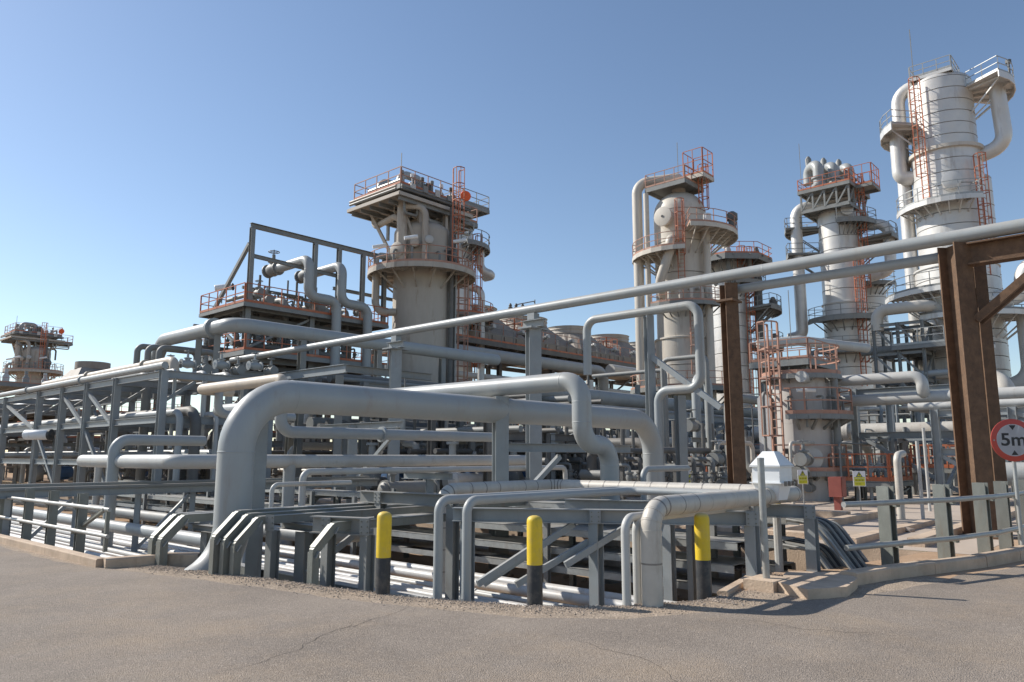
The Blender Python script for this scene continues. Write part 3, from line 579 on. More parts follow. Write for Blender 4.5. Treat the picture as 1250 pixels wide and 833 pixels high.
def ringdeck(t, c, z, r0, r1, a0=0, a1=360, m='steel', rail='pink', th=.2, seg=28, nb=8, h=1.1):
    a0, a1 = radians(a0), radians(a1); full = a1 - a0 > 6.2; n = max(4, int(seg * (a1 - a0) / (2 * pi))); an = [a0 + (a1 - a0) * i / n for i in range(n + 1)]
    pt = lambda r, a, zz: (c[0] + r * cos(a), c[1] + r * sin(a), zz); p = MB()
    for a, b in zip(an, an[1:]):
        p.add([pt(r0, a, z - .05), pt(r1, a, z - .05), pt(r1, b, z - .05), pt(r0, b, z - .05), pt(r0, a, z), pt(r1, a, z), pt(r1, b, z), pt(r0, b, z)], [(3, 2, 1, 0), (4, 5, 6, 7), (1, 2, 6, 5), (0, 4, 7, 3), (0, 1, 5, 4), (2, 3, 7, 6)])
        p.bar(pt(r1 - .03, a, z - th / 2 - .052), pt(r1 - .03, b, z - th / 2 - .052), .07, th)
    d = p.build('platform', m, t); k = MB()
    for i in range(nb):
        a = a0 + (a1 - a0) * (i + .5) / nb; k.bar(pt(r0 - .05, a, z - .14), pt(r1 - .06, a, z - .14), .1, .16); k.bar(pt(r0 - .02, a, z - (r1 - r0) * .75), pt(r0 + (r1 - r0) * .8, a, z - .2), .08, .09)
    k.build('brackets', m, d)
    if rail:
        r = MB(); rp_ = [pt(r1 - .04, a, z) for a in an]
        if not full: rp_ = [pt(r0 + .1, a0, z)] + rp_ + [pt(r0 + .1, a1, z)]
        rail_mb(r, rp_, h, 1.35, .026)
        r.build('railing', rail, d)
    return d
def tower(name, label, x, y, segs, m='clad', ch=1.25, head=None, seams=True, group=None, cat='tower'):
    """shell laid up in courses (R, z0, z1); head = height of the domed top"""
    t = thing(name, label, cat, (x, y, 0), group); c = (x, y, 0); pr = None
    for R, z0, z1 in segs:
        if pr and abs(pr - R) > .02: MB().lathe([(max(pr, R) * .98, z0 - .12), (max(pr, R) + .1, z0 - .1), (max(pr, R) + .1, z0 + .02), (R * .98, z0 + .1)], c, seg=40).build('girth_ring', m, t)
        n = max(1, round((z1 - z0) / ch)); dz_ = (z1 - z0) / n
        for i in range(n):
            a, b = z0 + i * dz_, z0 + (i + 1) * dz_; rr = R + random.uniform(-.006, .008)
            if seams: MB().lathe([(rr - .07, a), (rr + .018, a + .006), (rr + .02, a + .05), (rr, a + .06), (rr, b - .045), (rr - .07, b - .04)], c, seg=40).build('shell_course', m, t)
            else: MB().lathe([(rr, a), (rr, b)], c, seg=40).build('shell_course', m, t)
        pr = R
    if head:
        R, z0 = segs[-1][0], segs[-1][2]; MB().lathe([(R * cos(a * pi / 20), z0 + head * sin(a * pi / 20)) for a in range(11)], c, seg=40).build('domed_head', m, t)
    return t
def va(x, y, deg): return atan2(-y, -x) + radians(deg)     # direction from a tower, 0 = towards the road corner, + = right
def at(x, y, r, deg, z): a = va(x, y, deg); return V((x + r * cos(a), y + r * sin(a), z))
def manway(t, x, y, R, deg, z, r, m='clad', out=.5):
    a = va(x, y, deg); ax = (cos(a), sin(a), 0); c = at(x, y, R - .1, deg, z)
    p = MB().lathe([(r * .8, 0), (r * .8, out * .7), (r, out * .7), (r, out * .85)], c, ax, 24).build('manway', m, t)
    MB().lathe([(r, 0), (r * 1.0, .07), (r * .9, .09), (0, .1)], V(c) + V(ax) * out * .86, ax, 24).build('cover', m, p); return p
def cage(t, x, y, R, deg, z0, z1, m='orange', off=.35, cz=2.2):
    p = at(x, y, R + off, deg, 0); a = va(x, y, deg); return ladder_mb(MB(), (p.x, p.y), (cos(a), sin(a)), z0, z1, .5, True, .035, cz).build('caged_ladder', m, t)
def run(t, pts, r, m, name='pipe', bend=None, seg=14): return MB().tube(pts, r, seg, bend, 6).build(name, m, t)

# ------------------------------------------------------------------ the two rusty posts of the height gate and its bars
zc = 6.35; Xg = 18.9; c1 = P(1161, 300, X=Xg); y1 = c1.y - .05; y2 = P(889, 347, X=Xg).y; z1 = P(1161, 300, X=Xg).z; z2 = P(889, 347, X=Xg).z
t = thing('height_gate', 'rusted steel portal of heavy posts with a braced beam, carrying pipes', 'gate', (Xg, y1, 0))
beam(t, (Xg, y1, 0), (Xg, y1, z1), .52, .42, 'rust', 'column', up=(.8, 1, 0)); beam(t, (Xg + .75, y1 - .25, 0), (Xg + .75, y1 - .25, z1 - .3), .3, .3, 'rust', 'column', up=(.8, 1, 0))
beam(t, (Xg, y2, 0), (Xg, y2, z2), .36, .36, 'rust', 'column', up=(.8, 1, 0)); beam(t, (Xg, -4.6, 0), (Xg, -4.6, z1), .5, .42, 'rust', 'column', up=(.8, 1, 0))
beam(t, (Xg, y1 - .28, z1 - .28), (Xg, -4.3, z1 - .28), .5, .34, 'rust', 'beam')
for dx in (0, .42): beam(t, (Xg + dx, y1 - .3, z1 - 1.75), (Xg + dx, y1 - 1.75, z1 - .56), .16, .13, 'rust', 'knee_brace', 'b')
MB().box(Xg - .3, Xg + .3, y2 - .24, y2 + .24, z2 - .52, z2 - .46).build('stiffener', 'rust', t)
for yy in (y1, y2): MB().box(Xg - .4, Xg + .4, yy - .4, yy + .4, 0, .04).build('base_plate', 'rust', t)
MB().box(Xg - .1, Xg + .3, y1 - 1.9, y1 - 1.6, z1 - .58, z1 - .50).build('gusset', 'rust', t)
q = P(1000, 338, X=Xg + .3); pipe('gate_bar_pipe', 'slimmer pipe spanning between the two rusty posts under the long pipe', [(Xg + .3, y2 - .12, q.z), (Xg + .3, y1 + .1, q.z)], .125, 'pipe')
zl_ = P(1000, 318, X=Xg).z
pipe('long_overhead_pipe', 'long straight grey pipe running overhead from the rusty gate into the plant', [(Xg, -12, zl_), (Xg, 36.5, zl_)], .155, 'pipe', seg=24, seams=[((Xg, yy, zl_), (0, 1, 0)) for yy in (2, 8, 14, 20, 26, 32)], flanges=())
for px, lab in ((651, 'tall blue-grey post with a wide head carrying the long overhead pipe, nearer one'), (484, 'tall blue-grey post with a wide head before the beige tower')):
    p = P(px, 400, X=Xg); t = thing('pipe_post', lab, 'pipe support', (Xg, p.y, 0)); zz = zl_ - .155
    beam(t, (Xg, p.y, -.02), (Xg, p.y, zz - .55), .42, .42, 'blue', 'column', up=(.6, 1, 0)); MB().box(Xg - .45, Xg + .45, p.y - .3, p.y + .3, zz - .55, zz - .5).build('head_plate', 'blue', t)
    beam(t, (Xg, p.y - .45, zz - .36), (Xg, p.y + .45, zz - .36), .26, .3, 'blue', 'head_beam'); beam(t, (Xg, p.y, zz - .22), (Xg, p.y, zz), .3, .28, 'blue', 'stool', 'b')
p = P(611, 480, X=12.3); t = thing('pipe_post', 'blue-grey post under the stepped pipe with a cross arm to the tall post', 'pipe support', (12.3, p.y, TF)); beam(t, (12.3, p.y, TF), (12.3, p.y, sz - .21), .3, .3, 'blue', 'column', up=(.6, 1, 0)); beam(t, (12.5, p.y, 1.9), (17.5, p.y, 1.9), .2, .2, 'blue', 'arm'); beam(t, (12.3, p.y, .3), (14.4, p.y, 1.7), .12, .1, 'blue', 'brace', 'b')
p = P(428, 520, X=15.2); t = thing('pipe_post', 'blue-grey post standing behind the goose neck pipe, a brace leaning on it', 'pipe support', (15.3, p.y, 0)); beam(t, (15.3, p.y, -.8), (15.3, p.y, 2.75), .3, .3, 'blue', 'column', up=(.6, 1, 0)); beam(t, (15.3, p.y - 2.6, 2.7), (15.3, p.y + 2, 2.7), .2, .2, 'blue', 'arm'); beam(t, (15.3, p.y - .2, .9), (15.3, p.y - 2.4, 2.6), .12, .1, 'blue', 'brace', 'b')
p = P(308, 560, Y=gy + .5); t = thing('pipe_post', 'blue-grey post hugging the back of the goose neck leg', 'pipe support', (p.x, p.y, TF)); beam(t, (p.x + .12, p.y, TF), (p.x + .12, p.y, zt - .3), .26, .26, 'blue', 'column', up=(.6, 1, 0))
# loop pipe in front of the domed tower
Xl = 19.7; a = P(853, 400, X=Xl); b = P(717, 440, X=Xl); zt2 = P(840, 373, X=Xl).z; zb = P(853, 474, X=Xl).z
pipe('loop_pipe', 'grey pipe bent into an upright square loop before the domed tower', [(Xl, b.y, P(717, 458, X=Xl).z), (Xl, b.y, zt2), (Xl, a.y, zt2), (Xl, a.y, zb), (Xl, P(803, 480, X=Xl).y, zb), (Xl, P(803, 480, X=Xl).y, -.2)], .135, 'pipe', .38, 22, n=9)
t = thing('pipe_post', 'slim blue-grey post carrying the square loop pipe', 'pipe support', (Xl, 12, 0)); p = P(792, 400, X=Xl); beam(t, (Xl, p.y, 0), (Xl, p.y, zt2 - .14), .24, .24, 'blue', 'column', up=(.6, 1, 0)); beam(t, (Xl, p.y, zb + 1.1), (Xl, a.y - .6, zb - .6), .16, .14, 'blue', 'brace', 'b')
p = P(822, 500, X=Xl); beam(t, (Xl + .4, p.y, 0), (Xl + .4, p.y, zb - .15), .26, .26, 'blue', 'column', up=(.6, 1, 0))

# ------------------------------------------------------------------ pipes behind the goose neck
p = P(243, 477, X=10.8); q = P(345, 463, X=10.8); zz = q.z; zd = P(345, 527, X=10.8).z
pipe('beige_pipe', 'short beige pipe with down-turned ends above the goose neck bend', [(11.9, p.y, zz), (10.8, p.y, zz), (10.8, q.y, zz), (10.8, q.y, zz - .3)], .16, 'beige', .3, 22, n=8, seams=[((10.8, q.y + 2.2, zz), (0, 1, 0))])
pipe('drop_pipe', 'grey pipe turning level below the beige pipe, right of the goose neck bend', [(10.8, q.y, zz - .3), (10.8, q.y, zd), (19, q.y, zd)], .16, 'pipe', .36, 22, n=8, flanges=[((14.2, q.y, zd), (1, 0, 0))])
pipe('drop_pipe', 'small grey elbow tucked under the left end of the beige pipe', [(11.3, p.y - .3, zz), (11.3, p.y - .3, zz - .75), (14, p.y - .3, zz - .75)], .13, 'pipe', .3, 18)
z0 = P(400, 563, Y=18).z; xa = P(214, 563, Y=18).x; xb = P(655, 560, Y=18).x
pipe('header_pipe', 'level grey header pipe at eye height behind the goose neck', [(xa, 24, z0), (xa, 18, z0), (xb, 18, z0), (xb, 18, -.3)], .175, 'pipe2', .36, 24, n=8, seams=[((xb - .4, 18, z0), (1, 0, 0))])
x_ = P(352, 600, Y=18).x; pipe('branch_pipe', 'grey drop pipe below the eye-height header', [(x_, 18, z0 - .1), (x_, 18, -.8)], .16, 'pipe', seg=22)
z1_ = P(560, 573, Y=16.5).z; x1_ = P(370, 575, Y=16.5).x; x2_ = P(690, 573, Y=16.5).x
pipe('header_pipe', 'slimmer pale pipe just below the eye-height header', [(x1_, 16.5, -.8), (x1_, 16.5, z1_), (x2_, 16.5, z1_), (x2_, 16.5, -.3)], .085, 'pipe2', .2, 18, n=7)
t = thing('pipe_post', 'tee-headed post under the two level header pipes', 'pipe support', (18, 17, 0)); p = P(530, 590, Y=17); beam(t, (p.x, 17.2, -.05), (p.x, 17.2, z1_ - .3), .2, .2, 'blue', 'column', up=(.6, 1, 0)); beam(t, (p.x, 16.2, z1_ - .2), (p.x, 18.4, z1_ - .2), .2, .2, 'blue', 'arm')
p = P(137, 580, X=7.9); zz = P(180, 538, X=9).z; q = P(233, 537, Y=p.y)
pipe('elbow_pipe', 'grey pipe rising and bending right beside the left pipe rack', [(7.9, p.y, TF), (7.9, p.y, zz), (q.x + .4, p.y, zz)], .145, 'pipe', .36, 20, n=8)
p = P(120, 575, X=11); pipe('elbow_pipe', 'pale insulated pipe turning down behind the left barrier', [(11, p.y + 1.9, P(100, 562, X=11).z), (11, p.y, P(100, 562, X=11).z), (11, p.y, -.8)], .13, 'jacket', .3, 18)
for px, lab in ((435, 'thin white pipe bent over near the header drop'), ):
    p = P(330, 640, Y=14.5); pipe('thin_pipe', 'thin pale pipe bent over near the header drop pipe', [(p.x, 14.5, -.8), (p.x, 14.5, P(330, 592, Y=14.5).z), (p.x + 2, 14.5, P(330, 592, Y=14.5).z)], .05, 'pipe2', .15)
pipe('thin_pipe', 'small grey stub bend peeping over the banded insulated pipe', [(14.6, 9.2, -.8), (14.6, 9.2, 1.42), (16.6, 9.2, 1.42)], .07, 'pipe', .2)

def gatevalve(name, label, c, axis, r, m='pipe', wheel=True, group=None, cat='valve'):
    c = V(c); ax = V(axis); t = thing(name, label, cat, c, group)
    MB().lathe([(r, -2.2 * r), (r * 1.5, -2.2 * r), (r * 1.5, -1.9 * r), (r, -1.85 * r), (r * 1.25, -.9 * r), (r * 1.5, 0), (r * 1.25, .9 * r), (r, 1.85 * r), (r * 1.5, 1.9 * r), (r * 1.5, 2.2 * r), (r, 2.2 * r)], c, ax, 16).build('body', m, t)
    MB().lathe([(r * .9, 0), (r * .8, 1.6 * r), (r * 1.2, 1.65 * r), (r * 1.2, 1.95 * r), (r * .4, 2.1 * r), (r * .35, 3.4 * r), (r * .12, 3.45 * r), (r * .12, 4.5 * r)], c, (0, 0, 1), 14).build('bonnet', m, t)
    if wheel:
        w_ = MB().ring(c + V((0, 0, 4 * r)), r * 1.15, r * .1, (0, 0, 1), 16, 5)
        for k in range(3): a = k * pi / 3; w_.bar(c + V((cos(a) * r * 1.1, sin(a) * r * 1.1, 4 * r)), c + V((-cos(a) * r * 1.1, -sin(a) * r * 1.1, 4 * r)), r * .12, r * .08)
        w_.build('handwheel', 'steel', t)
    return t
# ------------------------------------------------------------------ left pipe rack
zr = P(143, 462, X=12).z; ys = [28.3, 32.7, 35.9, 39.0, 42.4, 48, 54, 61, 69, 78, 88]
t = frame('pipe_rack', 'long grey two-tier pipe rack on the left running away to the far tower', (12, 16.4), ys, (1.6, 3.2, zr), .26, .28, 'blue',
      braces=[('y', 0, k, .2 + 0 * k, zr - 2.0) for k in (1, 3, 5, 7)] + [('y', 0, k, zr - 2, zr - .4) for k in (1, 2, 4)] + [('y', 1, k, 0, zr - .5) for k in (0, 2, 4, 6, 8)])
for j in range(0, 8, 1): beam(t, (12, ys[j], zr - 1.2), (13.2, ys[j], zr - .36), .12, .1, 'steel', 'knee_brace', 'b')
zz = zr + .02
pipe('rack_pipe', 'pale pipe along the near edge of the left pipe rack top', [(11.9, 96, zz + .14), (11.9, 28, zz + .14)], .13, 'pipe', flanges=[((11.9, y, zz + .14), (0, 1, 0)) for y in (36.5, 44, 54)])
pipe('rack_pipe', 'cream pipe raised above the near end of the left pipe rack', [(13.2, 46, zz + .62), (13.2, 30.2, zz + .62), (13.2, 30.2, zz + .0), (16.5, 30.2, zz + .0)], .19, 'beige', .4, 18, flanges=[((13.2, y, zz + .62), (0, 1, 0)) for y in (33, 39.5)])
for i, (x, r, m) in enumerate(((12.6, .07, 'pipe'), (13.9, .1, 'pipe2'), (14.6, .06, 'white'), (15.2, .15, 'pipe'), (15.9, .08, 'pipe2'))): pipe('rack_pipe', '%s slim pipe from the near edge on top of the left pipe rack' % NTH[i], [(x, 100, zz + r), (x, 28.7 + .25 * i, zz + r), (x, 28.7 + .25 * i, 2)], r, m, group='slim pipes on the left rack top')
for i, (x, r, z, m) in enumerate(((12.4, .12, 3.2, 'pipe'), (13.1, .2, 3.2, 'dark'), (14, .09, 3.2, 'pipe2'), (14.7, .16, 3.2, 'pipe'), (15.6, .1, 3.2, 'white'), (12.7, .15, 1.6, 'dark'), (13.6, .1, 1.6, 'pipe2'), (14.6, .2, 1.6, 'pipe'), (15.6, .12, 1.6, 'dark'))): pipe('rack_pipe', '%s pipe from the near side on the %s tier of the left rack' % (NTH[i if z > 2 else i - 5], 'middle' if z > 2 else 'lowest'), [(x, 100, z + r), (x, 27.6 + .2 * i, z + r), (x, 27.6 + .2 * i, .2)], r, m, group='pipes inside the left rack, %s tier' % ('middle' if z > 2 else 'lowest'))
# crowded end of the rack: big pipe that turns the corner, small goose necks, beam
Yc = P(285, 396, X=16).y; zc_ = P(283, 396, X=16.0).z
pipe('corner_pipe', 'big grey pipe running level and turning the corner below the orange-railed platform', [(16, P(200, 415, X=16).y + .8, zc_ - 1.0), (16, P(200, 415, X=16).y, zc_), (16, Yc, zc_), (33, Yc, zc_)], .33, 'pipe', .8, 28, n=9, seams=[((16, Yc + .9, zc_), (0, 1, 0)), ((17, Yc, zc_), (1, 0, 0))], flanges=[((16, Yc + 1.8, zc_), (0, 1, 0))])
for k, px in enumerate((168, 181, 195)):
    p = P(px, 425, X=15.0 + k * .1); pipe('small_goose_neck', 'small dark goose-neck pipe, %s, where the big pipe drops onto the rack' % ('leftmost of three', 'middle one of three', 'rightmost of three')[k], [(15 + k * .1, p.y, zr - .5), (15 + k * .1, p.y, P(px, 425, X=15).z + .1), (18, p.y, P(px, 425, X=15).z + .1), (18, p.y, zr)], .15, 'steel', .3, 16)
for k in range(7): gatevalve('gate_valve', '%s grey valve from the left, clustered at the left rack end' % NTH[k], (13.2 + k * .55, 30.6 - k * .35, zr + .35 + .2 * (k % 2)), ((0, 1, 0), (1, 0, 0))[k % 2], .13, ('steel', 'pipe')[k % 2], group='valves at the left rack end')
t = thing('pipe_stand', 'grey stand carrying the big corner pipe above the rack', 'pipe support', (16, Yc, zr)); 
for dy in (1.4, 3.2): beam(t, (16, Yc + dy, zr), (16, Yc + dy, zc_ - .34), .26, .26, 'steel', 'leg', up=(.6, 1, 0))
for x in (19.5, 24, 28.5): beam(t, (x, Yc, 0), (x, Yc, zc_ - .34), .3, .3, 'steel', 'column', up=(0, 1, 0))
beam(t, (16, Yc, zr + .4), (28.5, Yc, zr + .4), .34, .2, 'steel', 'beam')
t = thing('walkway_beam', 'pale channel beam sloping into view over the rack end', 'beam', (14.5, 26, zr)); beam(t, (17.5, 24.6, zr + .25), (17.5, 33, zr + .25), .36, .18, 'blue'); beam(t, (17.5, 24.6, zr + .25), (22, 24.6, zr + .25), .3, .18, 'steel')
for yy in (25, 31): beam(t, (17.5, yy, 0), (17.5, yy, zr), .3, .3, 'steel', 'column', up=(.6, 1, 0))

# ------------------------------------------------------------------ valve platform left of the beige tower
X0, Y0 = P(308, 470, X=21.5).x, 38.6; ztp = P(307, 279, X=21.5).z; Y0 = P(307, 279, X=21.5).y; zp = P(308, 370, X=21.5).z; zp2 = P(308, 428, X=21.5).z
t = frame('valve_platform', 'grey steel structure with orange railings and a tall open goal-post frame', (21.5, 25.8, 30.2), (Y0, Y0 + 4.3), (2.6, zp2 - .2, zp), .32, .34, 'steel', braces=[('x', 0, 1, zp2 - 2.8, zp2 - .5), ('x', 0, 0, zp - 2.6, zp - .3), ('y', 0, 0, zp2, zp - .4), ('x', 1, 0, 3, zp2)])
deck(t, 21.0, 31.4, Y0 - .6, Y0 + 4.9, zp + .02, .2, 'steel', 'orange', step=1.2, toe_m='orange'); deck(t, 21.0, 32.5, Y0 - .9, Y0 + 4.9, zp2 + .02, .24, 'steel', 'orange', step=1.2, toe_m='orange')
for x in (23.6, 28): beam(t, (x, Y0 + 2, 0), (x, Y0 + 2, zp - .4), .3, .3, 'dark', 'column', up=(0, 1, 0))
for k in range(6): beam(t, (21.4, Y0 + .6 + k * .75, zp2 - .75), (32, Y0 + .6 + k * .75, zp2 - .75), .28, .16, 'dark')
for k in range(5): beam(t, (21.4, Y0 + .6 + k * .9, zp - .62), (31, Y0 + .6 + k * .9, zp - .62), .22, .14, 'dark')
for x in (21.5, 25.8, 27.6, 29.5, 31.3): beam(t, (x, Y0 - .15, zp if x != 21.5 else zp + .01), (x, Y0 - .15, ztp - .01), .26, .26, 'steel', 'upright', up=(0, 1, 0))
beam(t, (21.36, Y0 - .15, ztp + .14), (33, Y0 - .15, ztp + .14), .28, .26, 'steel', 'top_beam'); beam(t, (21.5, Y0 + .1, ztp - .9), (21.5, Y0 + 4.2, zp + .1), .2, .2, 'steel', 'raking_leg', 'b')
beam(t, (21.5, Y0 - .15, zp + 2.9), (27.6, Y0 - .15, zp + 2.75), .22, .18, 'steel', 'rail_beam'); beam(t, (31.3, Y0 - .15, ztp - .2), (34, Y0 - .15, zp + 2), .1, .1, 'steel', 'brace', 'b'); beam(t, (28, Y0 + 1, zp + 2.2), (34, Y0 + 1, zp + 2.2), .2, .2, 'steel', 'rail_beam')
# two big hot pipes that come over the platform and drop
for k, (pxl, pyl, pxc, lab) in enumerate(((335, 322, 378, 'grey pipe dropping in two steps from the valve platform, left one'), (386, 333, 418, 'grey pipe dropping in two steps from the valve platform, right one'))):
    Yp = Y0 - 1.0; e = P(pxc, 316 + k * 8, Y=Yp); zt_ = e.z; zb_ = P(pxc, 362 + k * 8, Y=Yp).z; 
    pipe('stepped_hot_pipe', lab, [(e.x, Y0 + 2.9, zt_), (e.x, Yp, zt_), (e.x, Yp, zb_), (e.x + 2.1, Yp, zb_), (e.x + 2.1, Yp, zc_ - 1.5)], .3, 'pipe', .62, 22, n=8, seams=[((e.x, Yp, zt_ - .7), (0, 0, 1))])
    gatevalve('gate_valve', ('large flanged valve at the top left of the valve platform', 'large flanged valve behind the right stepped pipe')[k], (e.x, Y0 + 3.2, zt_), (0, 1, 0), .3, 'steel')
for k in range(7): gatevalve('gate_valve', '%s handwheel valve from the left on the top deck of the valve platform' % NTH[k], (22.6 + k * 1.25, Y0 + .8 + (k % 3) * 1.2, zp + .9), (0, 1, 0), .2, 'steel', group='handwheel valves on the valve platform')
for k in range(8): pipe('platform_pipe', '%s dull upright pipe from the left between the valve platform decks' % NTH[k], [(22.3 + k * 1.15, Y0 + 1 + (k % 2) * 1.4, 2), (22.3 + k * 1.15, Y0 + 1 + (k % 2) * 1.4, zp + .9), (22.3 + k * 1.15, Y0 + 4, zp + .9)], .12 + .05 * (k % 3), 'dark' if k % 2 else 'steel', group='dull pipes in the valve platform')
for k in range(5): pipe('platform_pipe', '%s level grey pipe from the front under the valve platform decks' % NTH[k], [(20.5, Y0 + .4 + k * .9, zp2 - 1.2 - (k % 2)), (33, Y0 + .4 + k * .9, zp2 - 1.2 - (k % 2))], .16, 'steel' if k % 2 else 'dark', group='level pipes under the valve platform')
t = thing('control_cabinet', 'pale square cabinet on the lower deck of the valve platform', 'cabinet', (26.5, Y0 + .5, zp2)); MB().box(25.2, 26.6, Y0 + .2, Y0 + .9, zp2 + .3, zp2 + 1.6).build('body', 'pipe2', t); MB().box(25.26, 26.54, Y0 + .17, Y0 + .198, zp2 + .36, zp2 + 1.54).build('door', 'white', t)
def flood(label, p, ax, group=None):
    t = thing('floodlight', label, 'floodlight', p, group); p = V(p); ax = V(ax)
    MB().lathe([(.16, 0), (.2, .05), (.2, .95), (.16, 1.0)], p + V((0, 0, 0)), ax, 16).build('housing', 'boxw', t); MB().lathe([(.21, 1.0), (.23, 1.02), (.23, 1.1), (.12, 1.16)], p, ax, 16).build('end_cap', 'black', t); MB().bar(p + ax * .5 + V((0, 0, -1)), p + ax * .5, .06, .06).build('bracket', 'steel', t); return t
flood('white tubular floodlight on the left corner of the valve platform', P(262, 352, X=21.4), (.8, -.4, .15))
p = P(30, 531, X=9.5); flood('white tubular floodlight on a thin pole by the left pipe rack', (9.5, p.y, p.z), (.6, -.7, .0)); pipe('lamp_pole', 'thin pole carrying the floodlight by the left pipe rack', [(9.8, p.y - .3, 0), (9.8, p.y - .3, p.z)], .05, 'steel')
# ================================================================== TOWERS
def goose(t, p, h, w, r, ax, m='pipe', name='vent_bend'):
    p = V(p); ax = V(ax); return MB().tube([p, p + V((0, 0, h)), p + ax * w + V((0, 0, h)), p + ax * w], r, 14, r * 2.2, 6).build(name, m, t)
def beige_tower(label, dx, dy, name='absorber_tower'):
    x, y = 33.7, 38.8; R = 1.98; zs = P(514, 283, D=50).z
    t = tower(name, label, x, y, [(R, 0, zs)], 'tower', 2.6, .9, False)
    zring = P(510, 318, D=47.2).z; ringdeck(t, (x, y), zring, R + .02, 3.75, 0, 360, 'tower', 'pink', .3, 36, 14)
    c = P(489, 231, X=30.6); z0 = c.z; xA, xB, yA, yB = c.x, 36.6, c.y, c.y + 5.2
    deck(t, xA, xB, yA, yB, z0 + .45, .3, 'steel', 'pink', 'xXyY', 1.15, step=1.3, toe_m='orange'); deck(t, xA - .5, xB + .3, yA - .5, yB, z0 - .35, .2, 'tower', None, name='lower_deck')
    deck(t, xB + .01, xB + 1.6, yA + .3, yA + 2.6, z0 - .5, .3, 'steel', 'pink', 'XyY')
    for k in (0, 1): goose(t, (xA + 1.0, yA + 1.3 + k * 2.2, z0 + .45), 1.3, 2.0, .28, (1, 0, 0))
    goose(t, (xA + 2.6, yA + 1.2, z0 + .45), .9, 1.4, .2, (0, 1, 0))
    for k in range(4): a = radians(40 + k * 90); beam(t, (x + 1.6 * cos(a), y + 1.6 * sin(a), zs - .2), (x + 1.6 * cos(a), y + 1.6 * sin(a), z0 - .6), .25, .25, 'tower', 'stub_column')
    for a, b in (((xA + .8, yA + .9), (x - 1.2, y - 1.4)), ((xB - .8, yA + .9), (x + .9, y - 1.6)), ((xA + .8, yB - .9), (x - 1.6, y + .9))): beam(t, (*b, zs - 2.2), (*a, z0 - .5), .2, .2, 'tower', 'brace', 'b')
    run(t, [(xA + 1.4, yA + 4.6, z0 - .2), (xA + 1.4, yA + 4.6, z0 - 1.4), (xA + .7, y, z0 - 1.4), (x - 1.9, y - .2, z0 - 2)], .22, 'tower')
    q = at(x, y, R + .45, -35, 0); run(t, [(q.x, q.y, z0 - .3), (q.x, q.y, zs - 2.6), at(x, y, R - .2, -35, zs - 2.6)], .35, 'tower')
    q = at(x, y, R + .3, 4, 0); run(t, [at(x, y, R + .5, -28, z0 - .9), (q.x, q.y, z0 - .9), (q.x, q.y, zring + .1)], .22, 'tower')
    q = at(x, y, R + .28, 62, 0); run(t, [(q.x, q.y, 0), (q.x, q.y, z0 - .5)], .17, 'dark', 'downcomer'); q = at(x, y, R + .35, 74, 0); beam(t, (q.x, q.y, 0), (q.x, q.y, zs), .35, .12, 'galv', 'cable_riser', 'b')
    cage(t, x, y, R + 1.1, 38, zring, z0 + .6, 'orange', .45); cage(t, x, y, R, 80, 2, zring, 'pink', .6, 3)
    manway(t, x, y, R, -38, zring + 1.1, .55, 'tower', 1.0); manway(t, x, y, R, 70, zring + 1.2, .55, 'dark', .6); manway(t, x, y, R, 22, P(545, 534, D=49).z, .56, 'clad', .8)
    manway(t, x, y, R, -12, zring + 1.6, .3, 'tower', .7); manway(t, x, y, R, 10, zring + 1.8, .28, 'pipe2', .8)
    for k in range(7): q = at(x, y, R + .5 + .6 * (k % 2), -60 + k * 22, zring); run(t, [q, q + V((0, 0, .8 + .3 * (k % 3))), at(x, y, R - .1, -60 + k * 22, zring + .8 + .3 * (k % 3))], .08, 'steel', 'instrument_pipe', seg=8)
    for k in range(5): run(t, [(xA + .6 + k * 1.2, yA + .5, z0 + .5), (xA + .6 + k * 1.2, yA + .5, z0 + 1.0 + .15 * (k % 3)), (xA + .6 + k * 1.2, yA + 4.2, z0 + 1.0 + .15 * (k % 3))], .12, ('pipe', 'steel', 'dark')[k % 3], 'deck_pipe', .2, 8)
    for k in range(2): run(t, [(xA - .45, yA - .1 + k * .01, z0 + .1 - k * .2), (xA - .45, yB - .2, z0 + .1 - k * .2)], .09, ('tower', 'steel')[k % 2], 'edge_pipe', None, 8); run(t, [(xA - .3, yA - .45, z0 + .1 - k * .2), (xB + .1, yA - .45, z0 + .1 - k * .2)], .08, ('steel', 'dark')[k % 2], 'edge_pipe', None, 8)
    for k in range(6): beam(t, (xA - .4, yA - .3 + k * 1.02, z0 - .74), (xB + .2, yA - .3 + k * 1.02, z0 - .74), .28, .16, 'steel', 'deck_beam')
    rt = random.Random(3)
    for k in range(14):
        ux, uy = rt.uniform(xA, xB - .4), rt.uniform(yA, yA + 1.8); zz = z0 - .75 - rt.uniform(0, .9); r_ = rt.choice((.06, .09, .13)); mm = rt.choice(('tower', 'steel', 'pipe', 'galv')); e_ = V((rt.uniform(.8, 2.6), 0, 0)) if k % 2 else V((0, rt.uniform(.8, 2.6), 0)); u0 = V((ux, uy, z0 - .4)); u1 = V((ux, uy, zz))
        run(t, [u0, u1, u1 + e_, u1 + e_ + V((0, 0, .6 if k % 3 else -1.6))], r_, mm, 'hanging_pipe', r_ * 2.5, 8)
    for k in range(5): MB().box(xA + .4 + k * 1.1, xA + .8 + k * 1.1, yA - .62, yA - .52, z0 + .05, z0 + .05 + rt.uniform(.25, .5)).build('instrument_box', ('pipe2', 'steel')[k % 2], t)
    for k in range(6): q = V((xA + .3 + k * .9, yA + .25, z0 + .5)); MB().lathe([(.05, 0), (.05, .7), (.13, .72), (.13, .95), (.04, 1.0)], q, seg=10).build('gauge', ('steel', 'boxw', 'dark')[k % 3], t)
